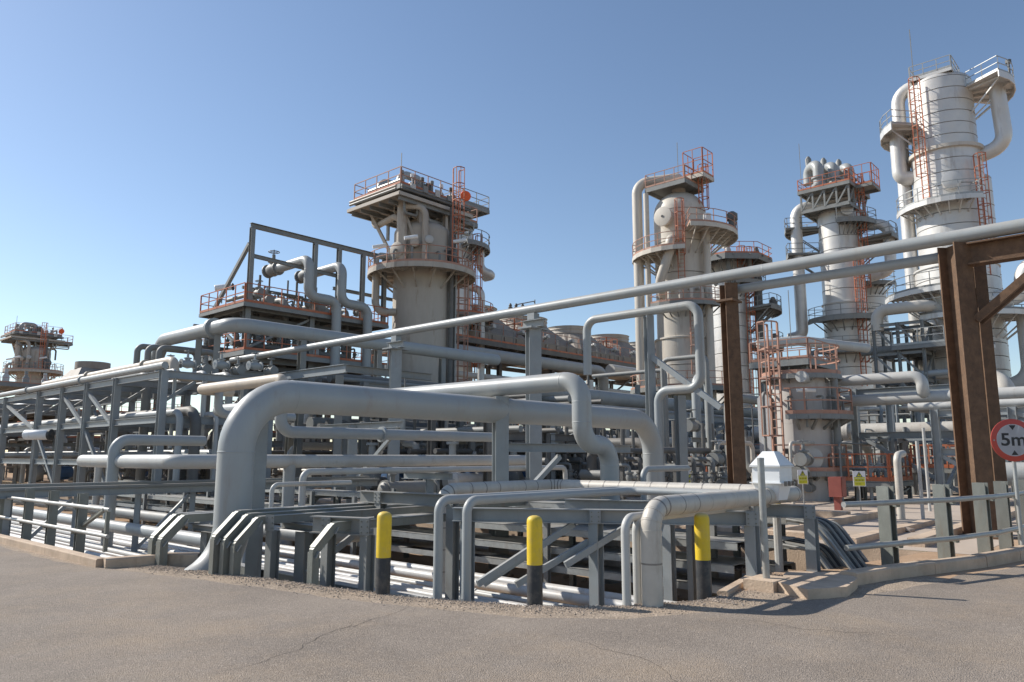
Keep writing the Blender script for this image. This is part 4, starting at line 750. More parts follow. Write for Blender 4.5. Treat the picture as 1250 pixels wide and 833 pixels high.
    for k in range(4): MB().lathe([(.12, 0), (.24, .05), (.24, .5), (.15, .6), (.15, .9)], (xA + 3.6 + (k % 2) * 1.5, yA + 1.0 + k * .9, z0 + .45), seg=12).build('valve_body', ('steel', 'pipe2')[k % 2], t)
    MB().lathe([(.02, 0), (.16, .05), (.2, .5), (.2, .9), (.1, 1.05)], (x + .2, y - .5, z0 + .5), seg=14).build('relief_valve', 'dark', t)
    MB().bar((xA + .1, yA + .1, z0 + .5), (xA + .1, yA + .1, z0 + 2.6), .04, .04).build('aerial', 'steel', t)
    q = V((xB - .2, yA - .25, z0 + 1.0)); MB().lathe([(.0, -.1), (.36, -.06), (.4, 0), (.36, .06), (0, .1)], q, (-.6, -.8, 0), 20).build('warning_disc', 'hiviz', t)
    for k in range(3): q = at(x, y, 3.5, -75 + k * 55, zring); MB().lathe([(.12, 0), (.14, .9)], q + V((0, 0, 1.6)), (.8, -.5, .2), 12).build('lamp', 'boxw', t)
    run(t, [at(x, y, 3.3, -70, zring + .2), at(x, y, 3.3, -70, zring + 1), at(x, y, R, -70, zring + 1)], .2, 'pipe')
    q = at(x, y, R + 1.2, -78, 0); run(t, [(q.x, q.y, zring - .2), (q.x, q.y, zring - 2.9), (q.x - .0, q.y - 0, zring - 2.9) + V() if False else at(x, y, R - .1, -60, zring - 2.9)], .26, 'tower')
    return t
bt = beige_tower('beige tower with a wide square top platform, tallest left of centre', 0, 0)
t0 = copy_tree(bt); t0.location = (33.9, 123.9, -.4); t0['label'] = 'beige tower far away at the left edge, over the pipe rack'; LABELS[t0['label']] = None
# grey column behind the beige tower
x, y = 42.2, 44.5; zt_ = P(572, 268, D=61.5).z; t = tower('process_column', 'pale banded column half hidden behind the beige tower', x, y, [(1.5, 0, zt_)], 'clad', 1.3, .6)
deck(t, x - 1.2, x + 1.9, y - 2.2, y + .4, zt_ + .7, .3, 'steel', 'steel'); z = P(590, 300, D=60).z; ringdeck(t, (x, y), z, 1.52, 3.0, math.degrees(va(x, y, 20)), math.degrees(va(x, y, 130)), 'steel', 'steel')
q = at(x, y, 2.2, 78, 0); zz = P(592, 330, D=60).z; run(t, [(q.x, q.y, z + .3), (q.x, q.y, zz + .2), at(x, y, 3.4, 84, zz - .2), at(x, y, 2.6, 100, zz - .2)], .35, 'clad', bend=.8); run(t, [at(x, y, 1.4, 60, zz - 1.2), at(x, y, 2.4, 70, zz - 1.6), at(x, y, 2.4, 70, 4)], .3, 'clad', bend=.7)
cage(t, x, y, 1.5, 62, 6, z, 'orange'); zz = P(600, 386, D=60).z; ringdeck(t, (x, y), zz, 1.52, 3.3, math.degrees(va(x, y, -40)), math.degrees(va(x, y, 130)), 'steel', 'orange')

# domed tower
x, y = 54.1, 29.9; R = 2.13; zd = P(829, 262, D=60).z; t = tower('domed_tower', 'cream tower with a smooth domed head and a manway on its shoulder', x, y, [(R + .12, 0, P(829, 415, D=60).z), (R, P(829, 415, D=60).z, zd)], 'tower2', 2.4, 1.9, True)
zt_ = zd + 1.9; q = at(x, y, 1.6, -70, 0); deck(t, q.x - .9, q.x + 2.2, q.y - 2.8, q.y + .9, zt_ + .35, .35, 'steel', 'pink', step=.9, toe_m='pink'); MB().lathe([(.55, zt_ - .7), (.55, zt_ + .7), (.7, zt_ + .72), (.7, zt_ + .95)], (x, y, 0), seg=18).build('top_nozzle', 'tower2', t)
q2 = at(x, y, 1.9, 58, 0); deck(t, q2.x - .9, q2.x + .9, q2.y - .9, q2.y + .9, zt_ + .9, .3, 'tower2', 'orange', h=2.1, step=.9); cage(t, x, y, R - .5, 58, zd - 2.2, zt_ + .8, 'orange', .4)
a = at(x, y, R + 1.35, -82, 0); run(t, [(x, y, zt_ + 1.0), (x, y, zt_ + 1.35), (a.x, a.y, zt_ + 1.0), (a.x, a.y, 6)], .42, 'tower2', 'overhead_pipe', 1.1, 18); a = at(x, y, R + .75, -68, 0); run(t, [(a.x, a.y, zt_ - .2), (a.x, a.y, 6)], .22, 'tower2', 'riser')
w_ = manway(t, x, y, R, -30, P(808, 263, D=58).z, .8, 'tower2', .7); MB().lathe([(.1, 0), (.1, .03), (0, .031)], at(x, y, R + .62, -30, P(808, 263, D=58).z), tuple(at(0.001, 0, 0, 0, 0) + V((cos(va(x, y, -30)), sin(va(x, y, -30)), 0))), 12).build('port', 'black', w_)
z = P(870, 281, D=58).z; ringdeck(t, (x, y), z, R + .02, 4.6, math.degrees(va(x, y, 10)), math.degrees(va(x, y, 130)), 'tower2', 'pink', .3); q = at(x, y, 4.2, 80, z); MB().lathe([(.3, 0), (.3, .9), (.45, 1.0), (.45, 1.5), (.2, 1.7)], q, seg=14).build('instrument_stand', 'dark', t); MB().lathe([(.3, 0), (.34, .4), (.3, 1.1)], at(x, y, 3.3, 40, z), seg=14).build('insulated_pot', 'clad', t)
z = P(800, 305, D=58).z; ringdeck(t, (x, y), z, R + .02, 4.0, math.degrees(va(x, y, -115)), math.degrees(va(x, y, 5)), 'tower2', 'pink', .3); run(t, [at(x, y, R, -10, z + .8), at(x, y, R + 1, -15, z + .8), at(x, y, R + 1, -15, z - .1), at(x, y, R + .9, -35, z - 2.6), at(x, y, R - .2, -50, z - 3.6)], .38, 'tower2')
cage(t, x, y, R, 0, P(829, 345, D=58).z, z + 3, 'orange'); cage(t, x, y, R, 18, 8, P(829, 395, D=58).z, 'pink'); z = P(830, 370, D=58).z; ringdeck(t, (x, y), z, R + .02, R + 1.4, math.degrees(va(x, y, -45)), math.degrees(va(x, y, 70)), 'steel', 'pink', .25)
for k in range(5): run(t, [at(x, y, R - .1, -20 + k * 17, z + 1.2), at(x, y, R + .8, -20 + k * 17, z + 1.2), at(x, y, R + .8, -20 + k * 17, z)], .14, 'tower2', 'nozzle_pipe')
z = P(830, 472, D=57).z; ringdeck(t, (x, y), z, R + .14, R + 2.3, math.degrees(va(x, y, -80)), math.degrees(va(x, y, 120)), 'steel', 'pink', .3); q = at(x, y, R + .5, 50, 0); run(t, [(q.x, q.y, 3), (q.x, q.y, zd - 2)], .3, 'tower2', 'downcomer')
MB().bar((x, y, zt_ + 1), (x + .0, y, zt_ + 4.5), .04, .04).build('aerial', 'steel', t)

# column with eight-sided platform
x, y = 67.6, 32.2; R = 1.75; z = P(892, 318, D=70).z; t = tower('process_column', 'white banded column under a broad eight-sided platform behind the domed tower', x, y, [(R, 0, z)], 'clad', 1.3, .8)
z = P(905, 305, D=67).z; ringdeck(t, (x, y), z, .5, 4.1, 22, 382, 'steel', 'orange', .5, 8, 16); z2 = P(892, 346, D=70).z; ringdeck(t, (x, y), z2, R, R + 1.7, math.degrees(va(x, y, 10)), math.degrees(va(x, y, 130)), 'steel', 'steel')
for k in range(8): q = at(x, y, 2.7, k * 45, z - .2); run(t, [q, q + V((0, 0, -1.0)), at(x, y, R - .1, k * 45, z - 2.4)], .22, 'steel', 'transfer_pipe')
cage(t, x, y, R, 50, 4, z, 'orange'); cage(t, x, y, R, 30, z2, z, 'orange'); q = at(x, y, R + .9, 78, 0); run(t, [(q.x, q.y, z - .3), (q.x, q.y, 3)], .42, 'dark', 'downcomer')
for zz in (P(920, 372, D=68).z, P(920, 418, D=68).z): ringdeck(t, (x, y), zz, R + .1, R + 3.0, math.degrees(va(x, y, 50)), math.degrees(va(x, y, 125)), 'steel', 'steel', .3); MB().lathe([(.3, 0), (.35, .8), (.15, 1.2)], at(x, y, R + 2.2, 85, zz), seg=12).build('instrument_stand', 'dark', t)
for k in range(6): q = at(x, y, 3.0, k * 60, z); MB().lathe([(.25, 0), (.3, .5), (.14, 1.0)], q, seg=12).build('fitting', 'dark' if k % 2 else 'pipe2', t)
manway(t, x, y, R, -25, z - 3.2, .6, 'clad', .5)

# column crowned with three vent bends
x, y = 73.2, 23.3; R = 1.9; zs = P(1025, 262, D=70).z; t = tower('vent_column', 'banded column crowned by a truss platform with three fat pipe bends', x, y, [(R + .05, 0, P(1025, 372, D=70).z), (R, P(1025, 372, D=70).z, zs)], 'clad', 1.25, .5)
z = P(1015, 228, D=68).z; deck(t, x - 3.2, x + 2.6, y - 2.2, y + 2.6, z, .3, 'steel', 'orange', step=1.3); deck(t, x - 3.0, x + 2.4, y - 2.0, y + 2.4, z - 1.9, .3, 'steel', None, name='lower_deck')
for a, b in (((x - 3, y - 2), (x + 2.4, y - 2)), ((x - 3, y + 2.4), (x - 3, y - 2))):
    a, b = V((*a, 0)), V((*b, 0))
    for i in range(4): p, q = a.lerp(b, i / 4), a.lerp(b, (i + 1) / 4); beam(t, p + V((0, 0, z - 2)), q + V((0, 0, z - .3)) if i % 2 == 0 else q + V((0, 0, z - .3)), .14, .12, 'steel', 'truss_bar', 'b'); beam(t, p + V((0, 0, z - 2)), p + V((0, 0, z - .3)), .16, .14, 'steel', 'truss_post', 'b')
for k in range(3):
    p = V((x - 2.0 + k * .35 + 0, y + 1.6 - k * 1.75, z)); p = V((x - 2.2 + k * 1.35, y + .9 - k * 1.0, z)); MB().lathe([(.55, 0), (.66, .2), (.66, .55), (.5, .6), (.5, 1.1), (.66, 1.12), (.66, 1.3)], p, seg=18).build('nozzle', 'pipe', t); goose(t, p + V((0, 0, 1.2)), 1.5, 1.7, .5, (.62, .78, 0), 'pipe'); MB().lathe([(.24, .0), (.3, 1.5), (.12, 1.8)], p + V((1.2, 1.3, 2.3)), seg=12).build('relief_stub', 'steel', t)
q = at(x, y, 2.4, 62, 0); deck(t, q.x - 1.1, q.x + 1.3, q.y - 1.3, q.y + 1.1, z - .1, .25, 'steel', 'orange', h=1.9, step=.8)
a = at(x, y, R + 2.0, -82, 0); run(t, [at(x, y, 1.2, -80, z - 1.1), (a.x, a.y, z - 1.1), (a.x, a.y, P(1000, 408, D=70).z), at(x, y, R + 3.2, -88, P(1000, 410, D=70).z)], .55, 'clad', 'riser', 1.1, 18); MB().bar(at(x, y, 3.2, -80, z), at(x, y, 3.2, -80, z + 5.5), .04, .04).build('aerial', 'steel', t)
zz = P(1038, 271, D=68).z; ringdeck(t, (x, y), zz, R + .02, R + 1.5, math.degrees(va(x, y, -5)), math.degrees(va(x, y, 75)), 'steel', 'steel', .3); manway(t, x, y, R, 20, zz + 1.2, .6, 'clad', .5)
for px, py, a0, a1 in ((980, 273, -120, -75), (975, 306, -130, -70), (1075, 295, 60, 120)): zz = P(px, py, D=69).z; ringdeck(t, (x, y), zz, R + .02, R + 3.1, math.degrees(va(x, y, a0)), math.degrees(va(x, y, a1)), 'steel', 'steel', .3, nb=3)
zz = P(1075, 295, D=69).z; run(t, [at(x, y, R, 75, zz + 1.4), at(x, y, R + 2.3, 80, zz + 1.4), at(x, y, R + 2.3, 80, zz - 3.2), at(x, y, R + .5, 95, zz - 3.4)], .5, 'clad', bend=1.0); cage(t, x, y, R, 50, P(1040, 380, D=68).z, z, 'orange'); cage(t, x, y, R, 32, 8, P(1040, 330, D=68).z, 'orange')
for py in (385, 425): zz = P(1010, py, D=67).z; ringdeck(t, (x, y), zz, R + .06, R + 1.6, math.degrees(va(x, y, -70)), math.degrees(va(x, y, 80)), 'steel', 'steel', .3)
x2, y2 = 77.6, 22.4; t2 = tower('process_column', 'slim pale column tucked right of the column with three pipe bends', x2, y2, [(1.6, 0, P(1062, 352, D=73).z)], 'clad', 1.25, .5); ringdeck(t2, (x2, y2), P(1062, 350, D=72).z, 1.6, 2.9, math.degrees(va(x2, y2, -60)), math.degrees(va(x2, y2, 60)), 'steel', 'steel')

# tallest column, far right
x, y = 63.25, 11.95; za = P(1158, 190, D=55).z; zb = P(1175, 330, D=55).z; zt_ = P(1151, 108, D=55).z; R = 2.2; R2 = 2.38; R3 = 2.75
t = tower('tall_column', 'tallest silvery banded column at the right, with side pipes on both shoulders', x, y, [(R3, 0, zb), (R2, zb, za), (R, za, zt_)], 'clad', .98, .8)
MB().lathe([(R2, za - .25), (R2 + .22, za - .22), (R2 + .22, za + .05), (R, za + .1)], (x, y, 0), seg=40).build('girth_ring', 'tower2', t)
q = at(x, y, .5, -20, 0); deck(t, q.x - 1.5, q.x + 1.4, q.y - 1.4, q.y + 1.5, zt_ + .55, .22, 'clad', 'galv', step=1, h=.95); MB().lathe([(.75, zt_ + .5), (.75, zt_ + 1.0), (.7, zt_ + 1.3), (.3, zt_ + 1.5), (0, zt_ + 1.52)], (x, y, 0), seg=20).build('top_nozzle', 'clad', t)
MB().bar(at(x, y, 1.9, -60, zt_ + 1), at(x, y, 1.9, -60, zt_ + 5), .05, .05).build('aerial', 'steel', t)
a = at(x, y, R + .75, -96, 0); run(t, [(x, y, zt_ + .9), (a.x, a.y, zt_ + .5), (a.x, a.y, 8)], .5, 'clad', 'overhead_pipe', 1.2, 20)
z = P(1100, 148, D=54).z; ringdeck(t, (x, y), z, R, R + 2.2, math.degrees(va(x, y, -135)), math.degrees(va(x, y, -50)), 'clad', 'galv', .45, nb=4); zz = P(1110, 212, D=55).z; run(t, [at(x, y, R + 1.0, -82, z), at(x, y, R + 1.0, -82, zz), at(x, y, R - .2, -82, zz)], .55, 'clad', 'side_pipe', 1.25, 20)
z = P(1210, 122, D=55).z; ringdeck(t, (x, y), z, R, R + 2.7, math.degrees(va(x, y, 50)), math.degrees(va(x, y, 130)), 'clad', 'galv', .45, nb=4); zz = P(1212, 192, D=55).z; run(t, [at(x, y, R + 1.5, 84, z), at(x, y, R + 1.7, 84, zz), at(x, y, R - .2, 86, zz - .5)], .55, 'clad', 'side_pipe', 1.3, 20)
q = at(x, y, R + 2.4, 88, z); MB().lathe([(.08, 0), (.08, 1.6), (.2, 1.65), (.2, 1.9)], q, seg=12).build('davit', 'dark', t); MB().lathe([(.7, 0), (.75, .3), (.4, .5)], at(x, y, R + 1.6, 80, z), seg=16).build('nozzle_cover', 'clad', t)
zz = P(1145, 245, D=53).z; ringdeck(t, (x, y), zz, R2, R2 + 1.3, math.degrees(va(x, y, -80)), math.degrees(va(x, y, 35)), 'clad', 'galv', .3); manway(t, x, y, R2, 5, zz + 1.4, .65, 'clad', .6); cage(t, x, y, R2, -32, zz, za + 4.6, 'orange'); cage(t, x, y, R2, 45, zb - 1, zz + 2.2, 'orange')
for py, a0, a1 in ((350, -80, -10), (383, -30, 110)): zz = P(1175, py, D=52).z; ringdeck(t, (x, y), zz, R3, R3 + 2.2, math.degrees(va(x, y, a0)), math.degrees(va(x, y, a1)), 'clad', 'steel', .3)
zz = P(1205, 380, D=52).z; manway(t, x, y, R3, 24, P(1200, 439, D=51).z, .6, 'clad', .5); ringdeck(t, (x, y), P(1195, 420, D=51).z, R3, R3 + 1.1, math.degrees(va(x, y, -10)), math.degrees(va(x, y, 30)), 'clad', 'steel', .2, nb=3)
run(t, [at(x, y, R3 - .2, 60, zz + 1), at(x, y, R3 + 1.6, 66, zz + 1), at(x, y, R3 + 1.7, 68, zz + 3.3), at(x, y, R3 + 4.2, 74, zz + 3.3), at(x, y, R3 + 4.2, 74, zz - 4)], .62, 'clad', 'side_pipe', 1.2, 20); run(t, [at(x, y, R3 - .2, 85, zz - 5.5), at(x, y, R3 + 1.6, 70, zz - 4.8), at(x, y, R3 + 1.6, 70, zz)], .75, 'clad', 'side_pipe', 1.4, 20)
x2, y2 = 65.9, 10.75; t2 = tower('process_column', 'slim banded column close behind the tallest column on its right', x2, y2, [(1.25, 0, P(1200, 232, D=58).z)], 'clad', 1.1, .5)
# ================================================================== AIR COOLERS AND THEIR RACK
Yf = 41.2; zw = P(640, 423, Y=Yf).z
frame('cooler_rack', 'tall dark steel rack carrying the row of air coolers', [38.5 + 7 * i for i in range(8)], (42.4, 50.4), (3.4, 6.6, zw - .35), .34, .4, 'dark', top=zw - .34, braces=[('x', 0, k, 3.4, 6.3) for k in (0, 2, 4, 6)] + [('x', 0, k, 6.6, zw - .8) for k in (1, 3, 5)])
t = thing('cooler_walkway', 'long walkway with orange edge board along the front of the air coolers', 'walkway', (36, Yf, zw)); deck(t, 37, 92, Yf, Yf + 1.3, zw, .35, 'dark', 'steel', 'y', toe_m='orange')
for k in range(24): x = 37.5 + k * 2.25; beam(t, (x, Yf + 1.3, zw - 1.0), (x, Yf + .05, zw - .42), .1, .1, 'dark', 'knee_brace', 'b')
zh = P(660, 393, Y=45.5).z; ordn = ('leftmost brown-grey air cooler with a round fan ring, beside the beige tower', 'second brown-grey air cooler, its fan ring right of the tall post', 'third brown-grey air cooler, its fan ring inside the square loop pipe', 'fourth brown-grey air cooler, left of the domed tower', 'fifth brown-grey air cooler, mostly behind the domed tower', 'air cooler glimpsed between the domed tower and the rusty post', 'rightmost air cooler at the far end of the row')
for i in range(7):
    xc = 45.9 + 7.0 * i; yc = 46.2; t = thing('air_cooler', ordn[i], 'air cooler', (xc, yc, zw)); a, b = 3.42, 3.9; z0 = zw + .9
    MB().box(xc - a, xc + a, yc - b, yc + b, zw - .3, z0).build('tube_bundle', 'fan', t)
    for k in range(5): x = xc - a + .5 + k * 1.5; MB().box(x, x + .5, yc - b - .09, yc - b - .003, zw + .1, z0 - .15).build('header_box', 'fan', t)
    n = 28; r = 2.25; sq = lambda th: (max(-1, min(1, 1.45 * cos(th))) * a, max(-1, min(1, 1.45 * sin(th))) * b); h = MB()
    lo_ = [(xc + sq(2 * pi * j / n)[0], yc + sq(2 * pi * j / n)[1], z0 + .003) for j in range(n)]; hi = [(xc + r * cos(2 * pi * j / n), yc + r * sin(2 * pi * j / n), zh - .75) for j in range(n)]
    h.add(lo_ + hi, [(j, (j + 1) % n, n + (j + 1) % n, n + j) for j in range(n)]).build('hood', 'fan', t)
    MB().lathe([(r + .02, zh - .76), (r + .06, zh - .7), (r, zh - .62), (r, zh - .35), (r + .05, zh - .32), (r + .05, zh - .26), (r, zh - .2), (r + .02, zh), (r + .08, zh + .02), (r - .1, zh + .02), (r - .12, zh - .75)], (xc, yc, 0), seg=36).build('fan_ring', 'tower', t)
    fb = MB().cyl((xc, yc, zh - .55), .3, .3)
    for k in range(6): q = k * pi / 3; fb.bar((xc, yc, zh - .42), (xc + 2.0 * cos(q), yc + 2.0 * sin(q), zh - .36), .34, .04)
    fb.build('fan', 'dark', t)
    rail_mb(MB(), [(xc - a, yc - b, z0), (xc + a, yc - b, z0)], .9, 1.7, .025, False).build('handrail', 'pink', t)
    for k in (-1, 1): MB().lathe([(.18, 0), (.2, .6)], (xc + k * 1.8, yc - b - .1, z0 + .35), (0, -1, .2), 10).build('access_pot', 'pipe2', t)
    if i in (0, 2, 4): deck(t, xc + 2.4, xc + 4.4, yc - 3, yc - 1.2, z0 + .8, .2, 'steel', 'orange', step=.9)
zb = P(640, 440, Y=40.3).z
pipe('header_main', 'fat grey header pipe running just below the air cooler walkway', [(35.5, 40.3, zb), (57.5, 40.3, zb), (57.5, 40.3, zb - 2)], .5, 'pipe', 1.0, 24); pipe('header_main', 'second fat grey header pipe with a blunt end, left of the domed tower', [(55, 37.8, zb - .25), (70, 37.8, zb - .25)], .52, 'pipe2', seg=24)
pipe('header_main', 'grey pipe below the fat header under the air coolers', [(36, 40.6, zb - 1.7), (80, 40.6, zb - 1.7)], .24, 'pipe2')
for z, n_, nm in ((3.4, 8, 'lowest'), (6.6, 8, 'upper')):
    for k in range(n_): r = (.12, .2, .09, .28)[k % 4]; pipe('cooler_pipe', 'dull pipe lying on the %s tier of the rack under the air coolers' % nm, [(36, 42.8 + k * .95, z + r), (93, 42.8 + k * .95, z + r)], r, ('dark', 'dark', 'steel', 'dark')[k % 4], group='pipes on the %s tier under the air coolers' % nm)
t = thing('vent_cluster', 'three little dark vent valves on pipes above the cooler row', 'vents', P(640, 385, Y=44))
for k, px in enumerate((623, 630, 638, 653)):
    p = P(px, 392, Y=44); MB().tube([p, p + V((0, 0, 1.3 if k < 3 else 2.0))], .05, 8).build('stem', 'steel', t)
    if k < 3: MB().lathe([(.1, 0), (.2, .1), (.2, .35), (.1, .4), (.16, .5), (.06, .7)], p + V((0, 0, .9)), seg=12).build('relief_valve', 'dark', t)
p = P(631, 372, Y=44); q = P(653, 369, Y=44); MB().tube([p, q + V((0, 0, .1)), V((q.x, q.y, q.z - 1.2))], .05, 8, .2).build('vent_line', 'steel', t)

# ================================================================== PIPE WAYS AND SKIDS IN THE MIDDLE GROUND
frame('pipe_rack', 'dark two-tier pipe rack crossing behind the goose neck pipe', [20.6 + 6 * i for i in range(9)], (27.5, 33.5), (2.9, 5.0), .3, .32, 'steel', braces=[('x', 0, k, .2, 2.6) for k in (0, 3, 6)] + [('x', 0, k, 2.9, 4.7) for k in (1, 2, 5)] + [('x', 1, k, .2, 2.7) for k in (1, 4, 7)])
for z, nm in ((2.9, 'lower'), (5.0, 'upper')):
    for k in range(8): r = (.1, .22, .14, .3, .08, .18)[k % 6]; pipe('rack_pipe', 'pipe on the %s tier of the dark rack behind the goose neck' % nm, [(19.5, 27.9 + k * .72, z + r), (70, 27.9 + k * .72, z + r)], r, ('steel', 'dark', 'dark', 'steel', 'pipe')[k % 5], group='pipes on the %s tier of the dark rack' % nm)
frame('pipe_rack', 'blue-grey low rack beyond the square loop pipe and the rusty post', [24 + 5.5 * i for i in range(8)], (19.5, 23.5), (2.2, P(880, 500, Y=20).z - .5), .28, .3, 'blue', braces=[('x', 0, k, .2, 2) for k in (1, 4)] + [('x', 0, k, 2.2, 3.6) for k in (0, 2, 3)])
zz = P(880, 500, Y=20.2).z; pipe('rack_main', 'fat blue-grey pipe crossing level behind the nearer rusty post foot', [(22.5, 20.2, zz), (64, 20.2, zz)], .33, 'blue', seg=24); pipe('rack_main', 'white pipe crossing level below the fat blue-grey one', [(24, 21.2, 2.2 + .26), (44, 21.2, 2.46)], .26, 'white', flanges=[((30 + k * 4, 21.2, 2.46), (1, 0, 0)) for k in range(3)], seg=20)
for k in range(5): r = (.1, .16, .08, .2, .12)[k]; pipe('rack_pipe', 'smaller pipe on the blue-grey low rack beyond the loop', [(22, 21.9 + k * .35, (2.2 if k % 2 else zz - .35) + r), (62, 21.9 + k * .35, (2.2 if k % 2 else zz - .35) + r)], r, ('pipe', 'pipe2', 'steel')[k % 3], group='smaller pipes on the low rack')
frame('pipe_rack', 'low grey rack on the right beyond the vessel', [33 + 5 * i for i in range(6)], (6.5, 10.4), (2.7, 4.5), .3, .3, 'blue', braces=[('x', 0, 1, .2, 2.4), ('x', 0, 3, .2, 2.4), ('y', 0, 0, .2, 2.6)])
X_ = 31.8; za = P(1080, 462, X=X_).z; zb_ = P(1100, 486, X=X_).z; ye_ = P(1125, 460, X=X_).y
pipe('u_bend_pipe', 'grey pipe leaving the vessel top and turning down in a U-bend', [(27.2 + 1.7, 11.0, za), (X_, 11.0, za), (X_, ye_, za), (X_, ye_, zb_ + .1), (X_ + 2, ye_ + .0, zb_ + .1)], .22, 'pipe2', .48, 20, n=8); pipe('u_bend_pipe', 'grey pipe below the U-bend running to the rusty gate', [(X_ + .3, 11.4, zb_ - .9), (X_ + .3, 11.2, zb_), (X_ + .3, 3.0, zb_), (X_ + 3, 3.0, zb_)], .23, 'pipe2', .5, 20, n=8)
zz = P(1060, 527, X=40).z; pipe('rack_main', 'large silver jacketed pipe glimpsed right of the vessel', [(40, 18, zz), (40, 6, zz), (44, 6, zz)], .4, 'jacket', .8, 22, flanges=[((40, 13, zz), (0, 1, 0)), ((40, 9, zz), (0, 1, 0))])
# the tall grey vessel
p = P(987, 612, Z=0); vx, vy = p.x + 1.0, p.y + .4; vz = P(985, 458, D=28.5).z; R = 1.12
t = tower('grey_vessel', 'squat grey vessel with two orange-railed decks and a caged ladder', vx, vy, [(R * .94, 0, 1.2), (R, 1.2, vz)], 'ves', 1.8, .3, False, cat='vessel')
for py, r1, a0, a1, rl in ((448, .42, -120, 150, 'pink'), (502, .75, -20, 150, 'pink'), (577, .45, -40, 120, 'pink')): zz = P(985, py, D=27).z; ringdeck(t, (vx, vy), zz, R + .01, R + r1, math.degrees(va(vx, vy, a0)), math.degrees(va(vx, vy, a1)), 'steel', rl, .14, nb=7, h=1.0 if py != 448 else 1.15)
cage(t, vx, vy, R, -38, .3, vz + 1.2, 'pink', .45); q = at(vx, vy, R + .3, -84, 0); zz = P(947, 470, D=27.5).z
MB().prism([(q.x - .2, q.y - .25), (q.x + .2, q.y - .25), (q.x + .2, q.y + .25), (q.x - .2, q.y + .25)], .4, zz - .25).add([(q.x - .2, q.y - .25, zz - .25), (q.x + .2, q.y - .25, zz - .25), (q.x + .2, q.y + .25, zz - .25), (q.x - .2, q.y + .25, zz - .25), (q.x - .2, q.y, zz), (q.x + .2, q.y, zz)], [(0, 1, 5, 4), (1, 2, 5), (2, 3, 4, 5), (3, 0, 4)]).build('cable_duct', 'white', t)
manway(t, vx, vy, R, 8, P(1000, 560, D=26.5).z, .45, 'pipe2', .35); q = P(997, 598, D=26.4); MB().bar(at(vx, vy, R * .94 + .005, 2, q.z - .25), at(vx, vy, R * .94 + .005, 2, q.z + .25), .3, .03, tuple(at(0.001 + vx, vy, 1, 2, 0) - V((vx, vy, 0)))).build('name_plate', 'beige', t)
q = at(vx, vy, R + .25, 62, 0); run(t, [(q.x, q.y, .4), (q.x, q.y, vz + .3)], .14, 'steel', 'downcomer'); pass
MB().lathe([(.07, 0), (.08, .7)], at(vx, vy, R + .7, -5, P(985, 502, D=27).z + .9), (.67, -.74, 0), 10).build('lamp', 'boxw', t); MB().bar((vx - .8, vy, vz + 1.2), (vx - .8, vy, vz + 3.6), .025, .025).build('aerial', 'steel', t)
for k in range(5): q = at(vx, vy, R + .4, -20 + k * 25, 0); zz = P(985, 502, D=27).z; run(t, [q + V((0, 0, zz - .2 - .3 * (k % 2))), q + V((0, 0, zz + .7)), at(vx, vy, R - .1, -20 + k * 25, zz + .7)], .045, 'steel', 'instrument_pipe', seg=8)
# warning signs: white board, yellow panels, black triangle
def warn(label, px, py, w, h, D):
    c = P(px, py, D=D); t = thing('warning_sign', label, 'sign', (c.x, c.y, 0), None); u = RT; n = -FW; w *= D / F_; h *= D / F_
    def quad(x0, x1, z0, z1, d, nm, m): MB().add([c + u * x * w + V((0, 0, z * h)) + n * dd for dd in (d, d - .012) for x, z in ((x0, z0), (x1, z0), (x1, z1), (x0, z1))], [(0, 1, 2, 3), (7, 6, 5, 4), (0, 4, 5, 1), (1, 5, 6, 2), (2, 6, 7, 3), (3, 7, 4, 0)]).build(nm, m, t)
    quad(-.5, .5, -.5, .5, 0, 'board', 'signwhite'); quad(-.42, .42, -.46, -.22, .014, 'panel', 'signyel'); quad(-.42, .42, -.19, .0, .014, 'panel', 'signyel'); quad(-.42, .42, .03, .1, .014, 'panel', 'signyel')
    MB().add([c + n * .005 + u * x * w + V((0, 0, z * h)) for x, z in ((-.26, .12), (.26, .12), (0, .46))], [(0, 1, 2)]).build('triangle_border', 'signblack', t); MB().add([c + n * .008 + u * x * w + V((0, 0, z * h)) for x, z in ((-.18, .155), (.18, .155), (0, .40))], [(0, 1, 2)]).build('triangle', 'signyel', t)
    MB().add([c + n * .010 + u * x * w + V((0, 0, z * h)) for x, z in ((-.03, .2), (.03, .2), (.045, .33), (-.045, .33))], [(0, 1, 2, 3)]).build('mark', 'signblack', t)
    for z in (-.13, -.07, -.35): 
        for k in range(3 if z > -.3 else 2): quad(-.34 + k * .24, -.16 + k * .24, z - .012, z + .012, .0165, 'lettering', 'signblack')
    MB().tube([(c.x + FW.x * .03, c.y + FW.y * .03, 0), (c.x + FW.x * .03, c.y + FW.y * .03, c.z)], .022, 8).build('pole', 'galv', t)
F_ = FPX
warn('yellow and white warning board fixed before the ladder foot of the grey vessel', 980, 582.5, 12, 17, 25.5); warn('yellow and white warning board on a thin pole right of the red box', 1049, 584.5, 15, 18, 24.0); warn('small yellow warning board far behind the nearest bollard and rusty post', 844, 582, 12, 16, 27)
q = P(1023, 610, D=24.5); t = thing('red_box', 'dull red upright hose box on a red stem beside the grey vessel', 'hose box', (q.x, q.y, 0)); MB().box(q.x - .22, q.x + .22, q.y - .2, q.y + .2, .42, 1.05).build('cabinet', 'red', t); MB().box(q.x - .1, q.x + .1, q.y - .1, q.y + .1, 0, .42).build('stem', 'red', t); MB().box(q.x - .19, q.x + .19, q.y - .215, q.y - .202, .46, 1.01).build('door', 'red', t)
